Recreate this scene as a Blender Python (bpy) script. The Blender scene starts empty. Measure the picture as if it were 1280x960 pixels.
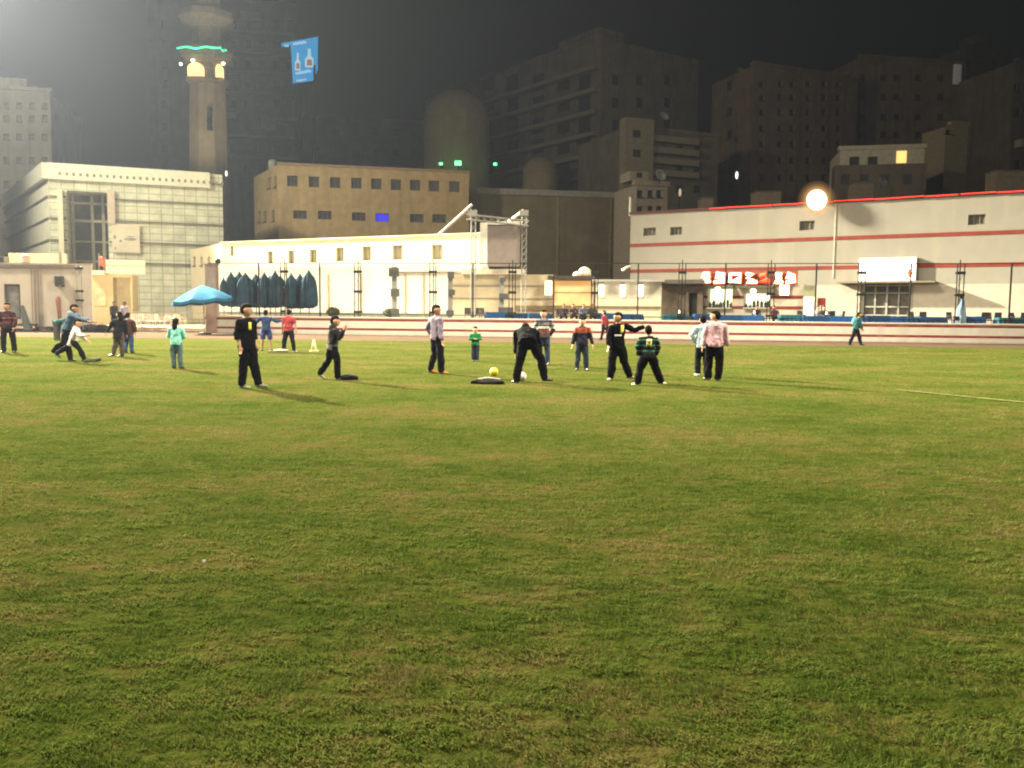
import bpy, bmesh, math, random
import numpy as np
from mathutils import Vector, Matrix, noise as mnoise
random.seed(7); RNG = np.random.default_rng(7)
sc = bpy.context.scene
COL = sc.collection
rad = math.radians

# ------------------------------------------------------------------ camera
FPX, CAMH = 1070.0, 1.58
CAM = Vector((0, 0, CAMH))
ROT = (Matrix.Rotation(rad(90 - 4.80), 3, 'X') @ Matrix.Rotation(rad(0.53), 3, 'Z'))
cd = bpy.data.cameras.new('camera'); cam = bpy.data.objects.new('camera', cd); COL.objects.link(cam)
cam.matrix_world = Matrix.Translation(CAM) @ ROT.to_4x4()
cd.sensor_width = 36; cd.lens = FPX / 1280 * 36; cd.clip_end = 3000; cd.clip_start = .05
sc.camera = cam

def ray(x, y): return ROT @ Vector(((x - 640) / FPX, -(y - 480) / FPX, -1))
def at(x, y, Y): d = ray(x, y); return CAM + d * (Y / d.y)
def gnd(x, y, z=0.0): d = ray(x, y); return CAM + d * ((z - CAMH) / d.z)

# ------------------------------------------------------------------ materials
MATS = {}
def nodes_of(m):
    m.use_nodes = True; nt = m.node_tree; nt.nodes.clear()
    return nt, nt.nodes, nt.links
def mat(name, col, rough=.75, var=.18, scale=2.5, spec=.25, bump=0.0, bscale=30, emit=0.0, ecol=None,
        stripes=None, metal=0.0, stain=None, grid=None):
    if name in MATS: return MATS[name]
    m = bpy.data.materials.new(name); nt, N, L = nodes_of(m)
    out = N.new('ShaderNodeOutputMaterial'); p = N.new('ShaderNodeBsdfPrincipled')
    L.new(p.outputs[0], out.inputs[0])
    p.inputs['Roughness'].default_value = rough; p.inputs['Specular IOR Level'].default_value = spec
    p.inputs['Metallic'].default_value = metal
    tc = N.new('ShaderNodeTexCoord')
    if stripes:
        sx = N.new('ShaderNodeSeparateXYZ'); L.new(tc.outputs['Object'], sx.inputs[0])
        mp = N.new('ShaderNodeMath'); mp.operation = 'MULTIPLY'; mp.inputs[1].default_value = .5
        L.new(sx.outputs[2], mp.inputs[0])
        rp = N.new('ShaderNodeValToRGB'); rp.color_ramp.interpolation = 'CONSTANT'
        el = rp.color_ramp.elements
        while len(el) > 1: el.remove(el[0])
        el[0].position = 0; el[0].color = (*stripes[0][1], 1)
        for z, c in stripes[1:]:
            e = el.new(min(1, z * .5)); e.color = (*c, 1)
        L.new(mp.outputs[0], rp.inputs[0]); base = rp.outputs[0]
    elif grid:
        uv = N.new('ShaderNodeUVMap'); br = N.new('ShaderNodeTexBrick')
        L.new(uv.outputs[0], br.inputs['Vector'])
        br.offset = 0; br.inputs['Color1'].default_value = (*col, 1); br.inputs['Color2'].default_value = (*grid['c2'], 1)
        br.inputs['Mortar'].default_value = (*grid['mortar'], 1); br.inputs['Scale'].default_value = 1
        br.inputs['Mortar Size'].default_value = grid.get('m', .04); br.inputs['Mortar Smooth'].default_value = .3
        br.inputs['Brick Width'].default_value = grid['w']; br.inputs['Row Height'].default_value = grid['h']
        base = br.outputs[0]
    else:
        rgb = N.new('ShaderNodeRGB'); rgb.outputs[0].default_value = (*col, 1); base = rgb.outputs[0]
    nz = N.new('ShaderNodeTexNoise'); nz.inputs['Scale'].default_value = scale
    nz.inputs['Detail'].default_value = 5; nz.inputs['Roughness'].default_value = .62
    L.new(tc.outputs['Object'], nz.inputs['Vector'])
    mr = N.new('ShaderNodeMapRange'); mr.inputs[1].default_value = .3; mr.inputs[2].default_value = .7
    mr.inputs[3].default_value = 1 - var; mr.inputs[4].default_value = 1 + var
    L.new(nz.outputs[0], mr.inputs[0])
    mx = N.new('ShaderNodeMix'); mx.data_type = 'RGBA'; mx.blend_type = 'MULTIPLY'; mx.inputs[0].default_value = 1
    L.new(base, mx.inputs[6]); L.new(mr.outputs[0], mx.inputs[7]); cout = mx.outputs[2]
    if stain:
        mpn = N.new('ShaderNodeMapping'); mpn.inputs['Scale'].default_value = (1.3, 1.3, .10)
        L.new(tc.outputs['Object'], mpn.inputs[0])
        n2 = N.new('ShaderNodeTexNoise'); n2.inputs['Scale'].default_value = 1.0; n2.inputs['Detail'].default_value = 6
        L.new(mpn.outputs[0], n2.inputs['Vector'])
        r2 = N.new('ShaderNodeMapRange'); r2.inputs[1].default_value = .5; r2.inputs[2].default_value = .78
        r2.inputs[3].default_value = 0; r2.inputs[4].default_value = stain[1]
        L.new(n2.outputs[0], r2.inputs[0])
        m2 = N.new('ShaderNodeMix'); m2.data_type = 'RGBA'
        L.new(r2.outputs[0], m2.inputs[0]); L.new(cout, m2.inputs[6]); m2.inputs[7].default_value = (*stain[0], 1)
        cout = m2.outputs[2]
    L.new(cout, p.inputs['Base Color'])
    if bump:
        nb = N.new('ShaderNodeTexNoise'); nb.inputs['Scale'].default_value = bscale; nb.inputs['Detail'].default_value = 4
        L.new(tc.outputs['Object'], nb.inputs['Vector'])
        bp = N.new('ShaderNodeBump'); bp.inputs['Strength'].default_value = bump; bp.inputs['Distance'].default_value = .03
        L.new(nb.outputs[0], bp.inputs['Height']); L.new(bp.outputs[0], p.inputs['Normal'])
    if emit:
        p.inputs['Emission Color'].default_value = (*(ecol or col), 1); p.inputs['Emission Strength'].default_value = emit
    MATS[name] = m; return m
def cloth(name, col, **k): return mat(name, col, rough=.95, var=k.pop('var', .09), scale=9, spec=.04, bump=.5, bscale=14, **k)

# ------------------------------------------------------------------ object helpers
def tag(o, label=None, cat=None, group=None, kind=None):
    if label: o['label'] = label
    if cat: o['category'] = cat
    if group: o['group'] = group
    if kind: o['kind'] = kind
    return o
def empty(name, loc, label, cat, group=None):
    o = bpy.data.objects.new(name, None); COL.objects.link(o); o.location = loc; o.empty_display_size = .2
    return tag(o, label, cat, group)
def wloc(o):
    v = Vector(o.location)
    while o.parent: o = o.parent; v = v + Vector(o.location)
    return v
def link_mesh(name, me, m, parent=None, smooth=False, loc=None):
    o = bpy.data.objects.new(name, me); COL.objects.link(o)
    off = Vector((0, 0, 0))
    if parent is not None:
        o.parent = parent; off = wloc(parent)
    elif loc is not None:
        off = Vector(loc); o.location = off
    if off.length > 0: me.transform(Matrix.Translation(-off))
    for mm in (m if isinstance(m, (list, tuple)) else [m]): me.materials.append(mm)
    if smooth:
        me.polygons.foreach_set('use_smooth', [True] * len(me.polygons))
    return o
def obj(name, bm, m, parent=None, smooth=False, loc=None, recalc=True):
    if recalc: bmesh.ops.recalc_face_normals(bm, faces=bm.faces)
    me = bpy.data.meshes.new(name); bm.to_mesh(me); bm.free()
    return link_mesh(name, me, m, parent, smooth, loc)
def NB(): return bmesh.new()
def copy_tree(o, loc=None, parent=None):
    c = o.copy(); COL.objects.link(c); c.parent = parent
    if loc is not None: c.location = loc
    for ch in list(o.children): copy_tree(ch, None, c)
    return c
def set_mat_tree(o, m, name):
    for ch in [o] + list(o.children_recursive):
        if ch.name.split('.')[0] == name:
            ch.data = ch.data.copy(); ch.data.materials.clear(); ch.data.materials.append(m)

def hexa(bm, c):   # 8 corners: 4 bottom, 4 top
    v = [bm.verts.new(p) for p in c]
    for f in ((0, 3, 2, 1), (4, 5, 6, 7), (0, 1, 5, 4), (1, 2, 6, 5), (2, 3, 7, 6), (3, 0, 4, 7)):
        bm.faces.new([v[i] for i in f])
def abox(bm, x0, x1, y0, y1, z0, z1):
    hexa(bm, [(x0, y0, z0), (x1, y0, z0), (x1, y1, z0), (x0, y1, z0), (x0, y0, z1), (x1, y0, z1), (x1, y1, z1), (x0, y1, z1)])
def tube(bm, pts, radii, seg=8, hint=None, dome=.5):
    pts = [Vector(p) for p in pts]; n = len(pts)
    if not isinstance(radii, (list, tuple)): radii = [radii] * n
    rings = []; prev = None
    for i, p in enumerate(pts):
        t = (pts[min(i + 1, n - 1)] - pts[max(i - 1, 0)]).normalized()
        h = hint if hint is not None else (prev if prev is not None else (Vector((1, 0, 0)) if abs(t.x) < .8 else Vector((0, 0, 1))))
        a = h - t * h.dot(t)
        if a.length < 1e-4: a = Vector((0, 1, 0)) - t * t.y
        a.normalize(); b = t.cross(a); prev = a
        r = radii[i]; ra, rb = r if isinstance(r, (list, tuple)) else (r, r)
        rings.append(([bm.verts.new(p + a * (ra * math.cos(2 * math.pi * k / seg)) + b * (rb * math.sin(2 * math.pi * k / seg))) for k in range(seg)], p, t, min(ra, rb)))
    for (r0, *_), (r1, *_) in zip(rings[:-1], rings[1:]):
        for k in range(seg):
            bm.faces.new((r0[k], r0[(k + 1) % seg], r1[(k + 1) % seg], r1[k]))
    for (r, p, t, rr), s in ((rings[0], -1), (rings[-1], 1)):
        c = bm.verts.new(p + t * (s * dome * rr))
        for k in range(seg):
            f = (r[k], r[(k + 1) % seg], c)
            bm.faces.new(f if s > 0 else f[::-1])
def ell(bm, c, ax, ay, az, seg=14, rings=9):
    c = Vector(c); ax, ay, az = Vector(ax), Vector(ay), Vector(az)
    top = bm.verts.new(c + az); bot = bm.verts.new(c - az); rs = []
    for i in range(1, rings):
        th = math.pi * i / rings
        rs.append([bm.verts.new(c + az * math.cos(th) + (ax * math.cos(2 * math.pi * k / seg) + ay * math.sin(2 * math.pi * k / seg)) * math.sin(th)) for k in range(seg)])
    for k in range(seg):
        j = (k + 1) % seg
        bm.faces.new((top, rs[0][k], rs[0][j])); bm.faces.new((bot, rs[-1][j], rs[-1][k]))
        for a, b in zip(rs[:-1], rs[1:]): bm.faces.new((a[k], b[k], b[j], a[j]))
def lathe(bm, c, prof, seg=24, f=None):
    c = Vector(c); rs = []
    for r, z in prof:
        rs.append([bm.verts.new(c + Vector((r * (f(k, z) if f else 1) * math.cos(2 * math.pi * k / seg), r * (f(k, z) if f else 1) * math.sin(2 * math.pi * k / seg), z))) for k in range(seg)])
    for a, b in zip(rs[:-1], rs[1:]):
        for k in range(seg): bm.faces.new((a[k], a[(k + 1) % seg], b[(k + 1) % seg], b[k]))
    bm.faces.new(rs[0][::-1]); bm.faces.new(rs[-1])

class Fac:
    """A vertical plane through two plan points; u runs along it, z up, d outward (towards the field)."""
    def __init__(s, A, B):
        s.A = Vector((A[0], A[1])); s.B = Vector((B[0], B[1])); s.w = (s.B - s.A).length
        s.u = (s.B - s.A) / s.w; s.n = Vector((s.u.y, -s.u.x))
        if s.n.dot(-s.A) < 0: s.n = -s.n
    def hit(s, x, y):
        d = ray(x, y); o = s.A
        t = o.dot(s.n) / Vector((d.x, d.y)).dot(s.n)
        p = CAM + d * t
        return (Vector((p.x, p.y)) - s.A).dot(s.u), p.z
    def pt(s, u, z, d=0.0):
        q = s.A + s.u * u + s.n * d
        return Vector((q.x, q.y, z))
    def box(s, bm, u0, u1, z0, z1, d0, d1):
        hexa(bm, [s.pt(u0, z0, d1), s.pt(u1, z0, d1), s.pt(u1, z0, d0), s.pt(u0, z0, d0), s.pt(u0, z1, d1), s.pt(u1, z1, d1), s.pt(u1, z1, d0), s.pt(u0, z1, d0)])
    def rect(s, r):
        a = s.hit(r[0], r[1]); b = s.hit(r[2], r[3]); return (min(a[0], b[0]), max(a[0], b[0]), min(a[1], b[1]), max(a[1], b[1]))
    def face(s, bm, z0, z1, holes, depth, u0=0.0, u1=None):
        u1 = s.w if u1 is None else u1; uvl = bm.loops.layers.uv.verify()
        us = sorted({u0, u1, *[h[0] for h in holes], *[h[1] for h in holes]}); zs = sorted({z0, z1, *[h[2] for h in holes], *[h[3] for h in holes]})
        def q(ps, uvs):
            f = bm.faces.new([bm.verts.new(p) for p in ps])
            for l, t in zip(f.loops, uvs): l[uvl].uv = t
        for a, b in zip(us[:-1], us[1:]):
            for c, d in zip(zs[:-1], zs[1:]):
                mu, mz = (a + b) / 2, (c + d) / 2
                if any(h[0] < mu < h[1] and h[2] < mz < h[3] for h in holes): continue
                q([s.pt(a, c), s.pt(b, c), s.pt(b, d), s.pt(a, d)], [(a, c), (b, c), (b, d), (a, d)])
        for a, b, c, d in holes:
            for (p0, p1) in (((a, c), (b, c)), ((b, c), (b, d)), ((b, d), (a, d)), ((a, d), (a, c))):
                q([s.pt(*p0), s.pt(*p1), s.pt(*p1, -depth), s.pt(*p0, -depth)], [p0, p1, p1, p0])
def fac(x1, Y1, x2, Y2): 
    a = at(x1, 390, Y1); b = at(x2, 390, Y2); return Fac((a.x, a.y), (b.x, b.y))

def win(F, r, depth, root, frame_m, pane_m, bars=1, fw=.06, lit=None):
    bm = NB(); u0, u1, z0, z1 = r
    F.box(bm, u0, u0 + fw, z0, z1, -depth, -depth + .08); F.box(bm, u1 - fw, u1, z0, z1, -depth, -depth + .08)
    F.box(bm, u0 + fw, u1 - fw, z0, z0 + fw, -depth, -depth + .08); F.box(bm, u0 + fw, u1 - fw, z1 - fw, z1, -depth, -depth + .08)
    for k in range(bars):
        c = u0 + (u1 - u0) * (k + 1) / (bars + 1); F.box(bm, c - fw * .4, c + fw * .4, z0 + fw, z1 - fw, -depth + .005, -depth + .07)
    w = obj('window', bm, frame_m, root)
    bm = NB(); F.box(bm, u0 + .002, u1 - .002, z0 + .002, z1 - .002, -depth - .06, -depth + .02); obj('pane', bm, lit or pane_m, w)
    return w
def plain_win(F, r, depth, root, m, name='window'):
    bm = NB(); u0, u1, z0, z1 = r
    F.box(bm, u0 - .01, u1 + .01, z0 - .01, z1 + .01, -depth - .05, -depth)
    F.box(bm, u0 - .08, u1 + .08, z0 - .14, z0 - .02, .004, .12)
    return obj(name, bm, m, root)

def prism(bm, pts, z0, z1, skip=()):
    vb = [bm.verts.new((p[0], p[1], z0)) for p in pts]; vt = [bm.verts.new((p[0], p[1], z1)) for p in pts]; n = len(pts)
    for i in range(n):
        if i in skip: continue
        bm.faces.new((vb[i], vb[(i + 1) % n], vt[(i + 1) % n], vt[i]))
    bm.faces.new(vb[::-1]); bm.faces.new(vt)

def block(name, label, cat, F, z0, z1, depth, m, holes=(), recess=.25, G=None, gholes=(), group=None):
    """Building: front facade F (A->B), optional second visible side G that starts at A (left) or B (right) and has its own openings."""
    root = empty(name, F.pt(F.w / 2, z0), label, cat, group)
    bm = NB()
    A, B = F.A, F.B
    if G is None:
        pts = [A, B, B - F.n * depth, A - F.n * depth]; skip = (0,)
    elif (G.A - A).length < .01:       # G.A = A, G.B = far left end
        pts = [A, B, B + (G.B - G.A), G.B]; skip = (0, 3)
    else:                               # G.A = B
        pts = [A, B, G.B, A + (G.B - G.A)]; skip = (0, 1)
    prism(bm, pts, z0, z1, skip)
    F.face(bm, z0, z1, list(holes), recess)
    if G is not None: G.face(bm, z0, z1, list(gholes), recess)
    bmesh.ops.remove_doubles(bm, verts=bm.verts, dist=1e-4)
    w = obj('wall', bm, m, root)
    return root, w

# ------------------------------------------------------------------ base palette
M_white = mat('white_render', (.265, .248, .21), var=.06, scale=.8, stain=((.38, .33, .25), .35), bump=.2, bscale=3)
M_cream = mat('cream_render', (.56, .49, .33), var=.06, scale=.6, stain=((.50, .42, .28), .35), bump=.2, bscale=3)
M_tan = mat('tan_brick', (.40, .29, .135), var=.16, scale=1.2, bump=.3, bscale=8, stain=((.22, .16, .09), .5))
M_olive = mat('olive_render', (.17, .135, .07), var=.2, scale=.5, stain=((.12, .1, .06), .6))
M_pink = mat('pinkish_render', (.68, .60, .49), var=.10, scale=1.0, stain=((.30, .23, .17), .5), bump=.2, bscale=5)
M_steel = mat('dark_steel', (.016, .016, .014), spec=.1, rough=.6, var=.3, scale=6)
M_grey = mat('galvanised_steel', (.28, .28, .26), rough=.5, var=.2, scale=5, metal=.4)
M_glassdark = mat('dark_pane', (.05, .05, .045), rough=.25, var=.4, scale=2.0, spec=.4)
M_frame = mat('window_frame_grey', (.22, .20, .16), var=.2)
M_brown = mat('brown_block', (.19, .125, .085), var=.25, scale=.35, stain=((.09, .065, .05), .6))
M_brown2 = mat('grey_brown_block', (.155, .125, .09), var=.25, scale=.3, stain=((.07, .06, .05), .6))
M_dusk = mat('grey_block', (.11, .11, .105), var=.25, scale=.3, stain=((.07, .07, .065), .6))
M_navy = mat('dark_block', (.05, .05, .055), var=.3, scale=.3)
M_pale = mat('pale_block', (.42, .38, .30), var=.15, scale=.4, stain=((.2, .17, .13), .5))
M_voidw = mat('unlit_window', (.03, .028, .025), rough=.35, var=.4, scale=1.5)
M_red = mat('red_paint', (.20, .034, .022), var=.2, scale=2)
M_conc = mat('terrace_concrete', (.26, .23, .19), var=.2, scale=.8, bump=.3)

# ------------------------------------------------------------------ value noise for the turf
class VNoise:
    def __init__(s, n=256): s.n = n; s.g = RNG.random((n, n))
    def __call__(s, x, y):
        xi = np.floor(x).astype(int); yi = np.floor(y).astype(int); fx = x - xi; fy = y - yi
        fx = fx * fx * (3 - 2 * fx); fy = fy * fy * (3 - 2 * fy); n = s.n; g = s.g
        a = g[xi % n, yi % n]; b = g[(xi + 1) % n, yi % n]; c = g[xi % n, (yi + 1) % n]; d = g[(xi + 1) % n, (yi + 1) % n]
        return (a * (1 - fx) + b * fx) * (1 - fy) + (c * (1 - fx) + d * fx) * fy
#@@PEOPLE
# ------------------------------------------------------------------ people
def folds(me, f, amp, seed):
    o_ = V((seed * 3.1, seed * 1.7, seed))
    for v in me.vertices:
        n_ = mnoise.noise_vector(V((v.co.x * f, v.co.y * f, v.co.z * f * .7)) + o_); n2 = mnoise.noise_vector(V((v.co.x, v.co.y, v.co.z)) * f * 2.3 + o_)
        v.co += n_ * amp + n2 * amp * .45
    return me
def remeshed(bm, voxel, smooth=1):
    bmesh.ops.recalc_face_normals(bm, faces=bm.faces)
    me = bpy.data.meshes.new('t'); bm.to_mesh(me); bm.free()
    o = bpy.data.objects.new('t', me); COL.objects.link(o)
    r = o.modifiers.new('r', 'REMESH'); r.mode = 'VOXEL'; r.voxel_size = voxel; r.use_smooth_shade = True
    if smooth:
        s = o.modifiers.new('s', 'SMOOTH'); s.factor = .5; s.iterations = smooth
    dg = bpy.context.evaluated_depsgraph_get()
    out = bpy.data.meshes.new_from_object(o.evaluated_get(dg))
    bpy.data.objects.remove(o); bpy.data.meshes.remove(me)
    return out
V = Vector
def nv(t): return V(t).normalized()
SKINS = {'light': mat('skin_light', (.48, .28, .18), rough=.6, var=.08), 'mid': mat('skin_mid', (.36, .20, .12), rough=.6, var=.08)}
HAIR = mat('dark_hair', (.008, .007, .006), rough=.9, spec=.03, var=.3, scale=40)
EYE = mat('eye_dark', (.02, .015, .012), rough=.3); LIP = mat('lips', (.25, .10, .08), rough=.5)

def person(label, x, y, H, S, face, T, legs, arms, feet, shirt, trous, shoes, skin='mid', child=0.0, sleeves=1.0,
           shorts=False, long_hair=False, hood=None, z0=0.0, seat=None, hem=.05, head_tilt=None, loose=1.0, extra=None, bald=False, stout=1.0, pos=None, group='people out on the field'):
    """S: shoulder axis (image left to right) in the ground plane; T: spine direction; legs/arms/feet: image-left then image-right limb,
    each given as directions (image right, away, up)."""
    G = pos if pos is not None else gnd(x, y, z0); G = V((G.x, G.y, z0))
    S = nv((*S, 0)); T = nv(T); Fw = nv((*face, 0)); hs = 1 + child
    Ft = V((-S.y, S.x, 0)); Ft = Ft if Ft.dot(Fw) > 0 else -Ft
    Fb = (Ft - T * Ft.dot(T)).normalized()
    thigh, shin, ank = .245 * H * (1 - .35 * child), .243 * H * (1 - .35 * child), .045 * H
    jl = []
    for i, s in ((0, -1), (1, 1)):
        hip = S * (s * .048 * H); k = hip + nv(legs[i][0]) * thigh; a = k + nv(legs[i][1]) * shin
        jl.append([hip, k, a])
    low = min(a.z for _, _, a in jl); pz = ank - low
    if seat: pz = seat
    P = G + V((0, 0, pz)); jl = [[P + q for q in l] for l in jl]
    tl = .30 * H
    neck = P + T * tl
    up = nv(head_tilt) if head_tilt else nv(T * .45 + V((0, 0, .55)))
    Fh = (Fw - up * Fw.dot(up)).normalized(); Sh = up.cross(Fh)
    hc = neck + nv(T * .4 + up * .6) * (.056 * H) + up * (.028 * H * hs) + Fh * (.012 * H)
    hh, hw, hd = .074 * H * hs, .053 * H * hs, .064 * H * hs
    ja = []
    for i, s in ((0, -1), (1, 1)):
        sh = P + T * (.268 * H) + S * (s * .098 * H * stout); e = sh + nv(arms[i][0]) * (.165 * H); w = e + nv(arms[i][1]) * (.145 * H)
        ja.append([sh, e, w, nv(arms[i][1])])
    root = empty('person', G, label, 'person', group)
    # --- continuous body
    bm = NB(); k = stout
    rr = [(-.03, .085, .062), (.02, .088, .066), (.09, .078, .056), (.17, .088, .060), (.235, .085, .052), (.268, .058, .040), (.30, .033, .033)]
    tube(bm, [P + T * (t * H) for t, _, _ in rr], [(a * H * k, b * H * k) for _, a, b in rr], 14, hint=S)
    tube(bm, [neck - T * .02 * H, hc - up * .01 * H], [.031 * H, .029 * H], 10)
    ell(bm, hc, Sh * hw, Fh * hd, up * hh); ell(bm, hc + Fh * .018 * H - up * .032 * H * hs, Sh * hw * .72, Fh * hd * .66, up * hh * .5)
    tube(bm, [hc + Fh * hd * .92 + up * .008 * H, hc + Fh * hd * 1.16 - up * .012 * H], [.006 * H, .010 * H], 8)
    for s in (-1, 1): ell(bm, hc + Sh * (s * hw * 1.0) - up * .004 * H, Sh * .008 * H, Fh * .013 * H, up * .02 * H, 8, 6)
    for (h, kn, a), f in zip(jl, feet):
        tube(bm, [h, h.lerp(kn, .5), kn, kn.lerp(a, .35), a], [.053 * H * k, .046 * H * k, .034 * H, .034 * H, .021 * H], 10)
        fd = nv((f[0], f[1], f[2] if len(f) > 2 else 0)); tube(bm, [a - fd * .02 * H - V((0, 0, .022 * H)), a + fd * .05 * H - V((0, 0, .024 * H)), a + fd * .11 * H - V((0, 0, .032 * H))], [.022 * H, .022 * H, .013 * H], 8)
    for (sh, e, w, d), s in zip(ja, (-1, 1)):
        tube(bm, [sh - S * (s * .012 * H) - T * .012 * H, sh.lerp(e, .5), e, e.lerp(w, .3), w], [.027 * H, .028 * H, .024 * H, .024 * H, .017 * H], 10)
        side = d.cross(V((0, 0, 1)));  side = S.copy() if side.length < .2 else side.normalized()
        side = (Fb - d * Fb.dot(d)); side = side.normalized() if side.length > .2 else S.copy()
        pn = d.cross(side).normalized()
        pc = w + d * .03 * H
        ell(bm, pc, side * .022 * H, pn * .011 * H, d * .034 * H, 10, 7)
        for q, ln in zip((-.017, -.006, .005, .016), (.038, .046, .050, .042)):
            b0 = pc + side * q * H + d * .024 * H; b1 = b0 + d * ln * .5 * H + pn * .004 * H; b2 = b1 + d * ln * .42 * H + pn * .014 * H
            tube(bm, [b0, b1, b2], [.0062 * H, .0056 * H, .0048 * H], 6)
        b0 = pc + side * .016 * H - d * .008 * H; tube(bm, [b0, b0 + side * .016 * H + d * .014 * H, b0 + side * .02 * H + d * .034 * H + pn * .008 * H], [.0068 * H, .006 * H, .005 * H], 6)
    me = remeshed(bm, .0075 * H, 0); link_mesh('body', me, SKINS[skin], root, True)
    # --- face
    for s in (-1, 1):
        bm = NB(); ell(bm, hc + Fh * hd * .90 + Sh * (s * hw * .42) + up * .006 * H, Sh * .008 * H, Fh * .006 * H, up * .005 * H, 8, 6); obj('eye', bm, EYE, root, True)
    bm = NB(); ell(bm, hc + Fh * hd * .93 - up * .034 * H * hs, Sh * .014 * H, Fh * .006 * H, up * .005 * H, 8, 6); obj('mouth', bm, LIP, root, True)
    # --- hair
    if not bald:
        bm = NB(); ell(bm, hc + up * .008 * H - Fh * .019 * H, Sh * (hw * 1.06), Fh * (hd * .96), up * (hh * .96))
        ell(bm, hc + up * .036 * H * hs + Fh * .004 * H, Sh * (hw * .90), Fh * (hd * .90), up * (hh * .58))
        rh = random.Random(int(x * 7))
        for _ in range(9):
            a_ = rh.uniform(0, 6.28); q_ = hc + up * (.045 * H * hs) + Sh * (hw * .62 * math.cos(a_)) + Fh * (hd * .62 * math.sin(a_) - .006 * H); u_ = .018 * H * rh.uniform(.7, 1.25); ell(bm, q_, Sh * u_, Fh * u_, up * u_, 8, 6)
        if long_hair:
            tube(bm, [hc - Fh * .03 * H, neck - Fh * .045 * H, neck - Fh * .05 * H - T * .09 * H], [(.055 * H, .04 * H), (.058 * H, .035 * H), (.035 * H, .018 * H)], 10, hint=Sh)
        link_mesh('hair', remeshed(bm, .0085 * H, 1), HAIR, root, True)
    # --- trousers
    bm = NB(); lo = loose
    tube(bm, [P + T * .055 * H, P + T * .01 * H, P - T * .045 * H], [(.086 * H * k, .066 * H * k), (.095 * H * k, .074 * H * k), (.090 * H * k, .070 * H * k)], 14, hint=S)
    for h, kn, a in jl:
        if shorts: tube(bm, [h, h.lerp(kn, .5), h.lerp(kn, .95)], [.066 * H, .064 * H, .060 * H], 12)
        else:
            e = a - V((0, 0, .012 * H)) ; off = (kn - h).cross(a - kn)
            tube(bm, [h, h.lerp(kn, .55), kn, kn.lerp(a, .5), kn.lerp(a, .8), e], [.066 * H * k, .062 * H * lo, .053 * H * lo, .051 * H * lo, .047 * H * lo, .045 * H * lo], 12)
    link_mesh('shorts' if shorts else 'trousers', folds(remeshed(bm, .010 * H, 1), 9, .013 * H, x), trous, root, True)
    # --- shirt
    bm = NB()
    rr = [(-hem, .112, .088), (0, .112, .088), (.05, .108, .082), (.11, .104, .076), (.18, .110, .078), (.235, .118, .073), (.255, .112, .070), (.276, .094, .062), (.298, .048, .046)]
    tube(bm, [P + T * (t * H) for t, _, _ in rr], [(a * H * k, b * H * k) for _, a, b in rr], 16, hint=S, dome=.1)
    for sh, e, w, d in ja:
        if sleeves > .6: tube(bm, [sh - T * .01 * H, sh.lerp(e, .5), e, e.lerp(w, .5), e.lerp(w, .96 if sleeves >= 1 else .3)], [.050 * H, .045 * H, .041 * H, .037 * H, .032 * H], 12)
        else: tube(bm, [sh - T * .01 * H, sh.lerp(e, .4), sh.lerp(e, .8)], [.050 * H, .046 * H, .046 * H], 12)
    link_mesh('shirt', folds(remeshed(bm, .010 * H, 1), 9, .014 * H, x + 5), shirt, root, True)
    if hood:
        bm = NB(); tube(bm, [neck - S * .05 * H, neck - Fb * .05 * H + T * .0 * H, neck + S * .05 * H], [.022 * H, .034 * H, .022 * H], 10)
        ell(bm, neck - Fb * .055 * H - T * .03 * H, S * .05 * H, Fb * .028 * H, T * .045 * H)
        link_mesh('hood', remeshed(bm, .010 * H, 2), hood, root, True)
    # --- shoes
    for (h, kn, a), f in zip(jl, feet):
        fd = nv((f[0], f[1], f[2] if len(f) > 2 else 0)); z = V((0, 0, 1)); bm = NB()
        q = a - z * .022 * H
        tube(bm, [q - fd * .030 * H, q + fd * .02 * H, q + fd * .07 * H - z * .006 * H, q + fd * .115 * H - z * .010 * H], [(.024 * H, .022 * H), (.027 * H, .025 * H), (.028 * H, .019 * H), (.018 * H, .012 * H)], 12, hint=fd.cross(z))
        link_mesh('shoe', remeshed(bm, .007 * H, 1), shoes, root, True)
    root['_'] = 0; del root['_']
    info = dict(P=P, T=T, S=S, Fb=Fb, neck=neck, H=H, root=root, ja=ja, jl=jl, hc=hc, k=k)
    if extra: extra(info)
    return info
def patch(name, m, t, sx, w, h, front=True, bend=.25):
    """A flat emblem curved over the chest or the back of a shirt."""
    def f(i):
        P, T, S, Fb, H = i['P'], i['T'], i['S'], i['Fb'], i['H']; sg = 1 if front else -1
        bm = NB(); n = 6; g = []
        for a in range(n + 1):
            row = []
            for b in range(5):
                u = sx + w * (a / n - .5); v = t + h * (b / 4 - .5)
                rx, ry = .117, .078
                q = max(0, 1 - (u / rx) ** 2) ** .5 * ry
                row.append(bm.verts.new(P + T * v * H + S * u * H + Fb * (sg * (q + .003) * H)))
            g.append(row)
        for a in range(n):
            for b in range(4): bm.faces.new((g[a][b], g[a + 1][b], g[a + 1][b + 1], g[a][b + 1]))
        o = obj(name, bm, m, i['root'], True)
        s = o.modifiers.new('thick', 'SOLIDIFY'); s.thickness = .006; s.offset = 0
    return f
def both(*fs):
    def f(i):
        for g in fs: g(i)
    return f

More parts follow.
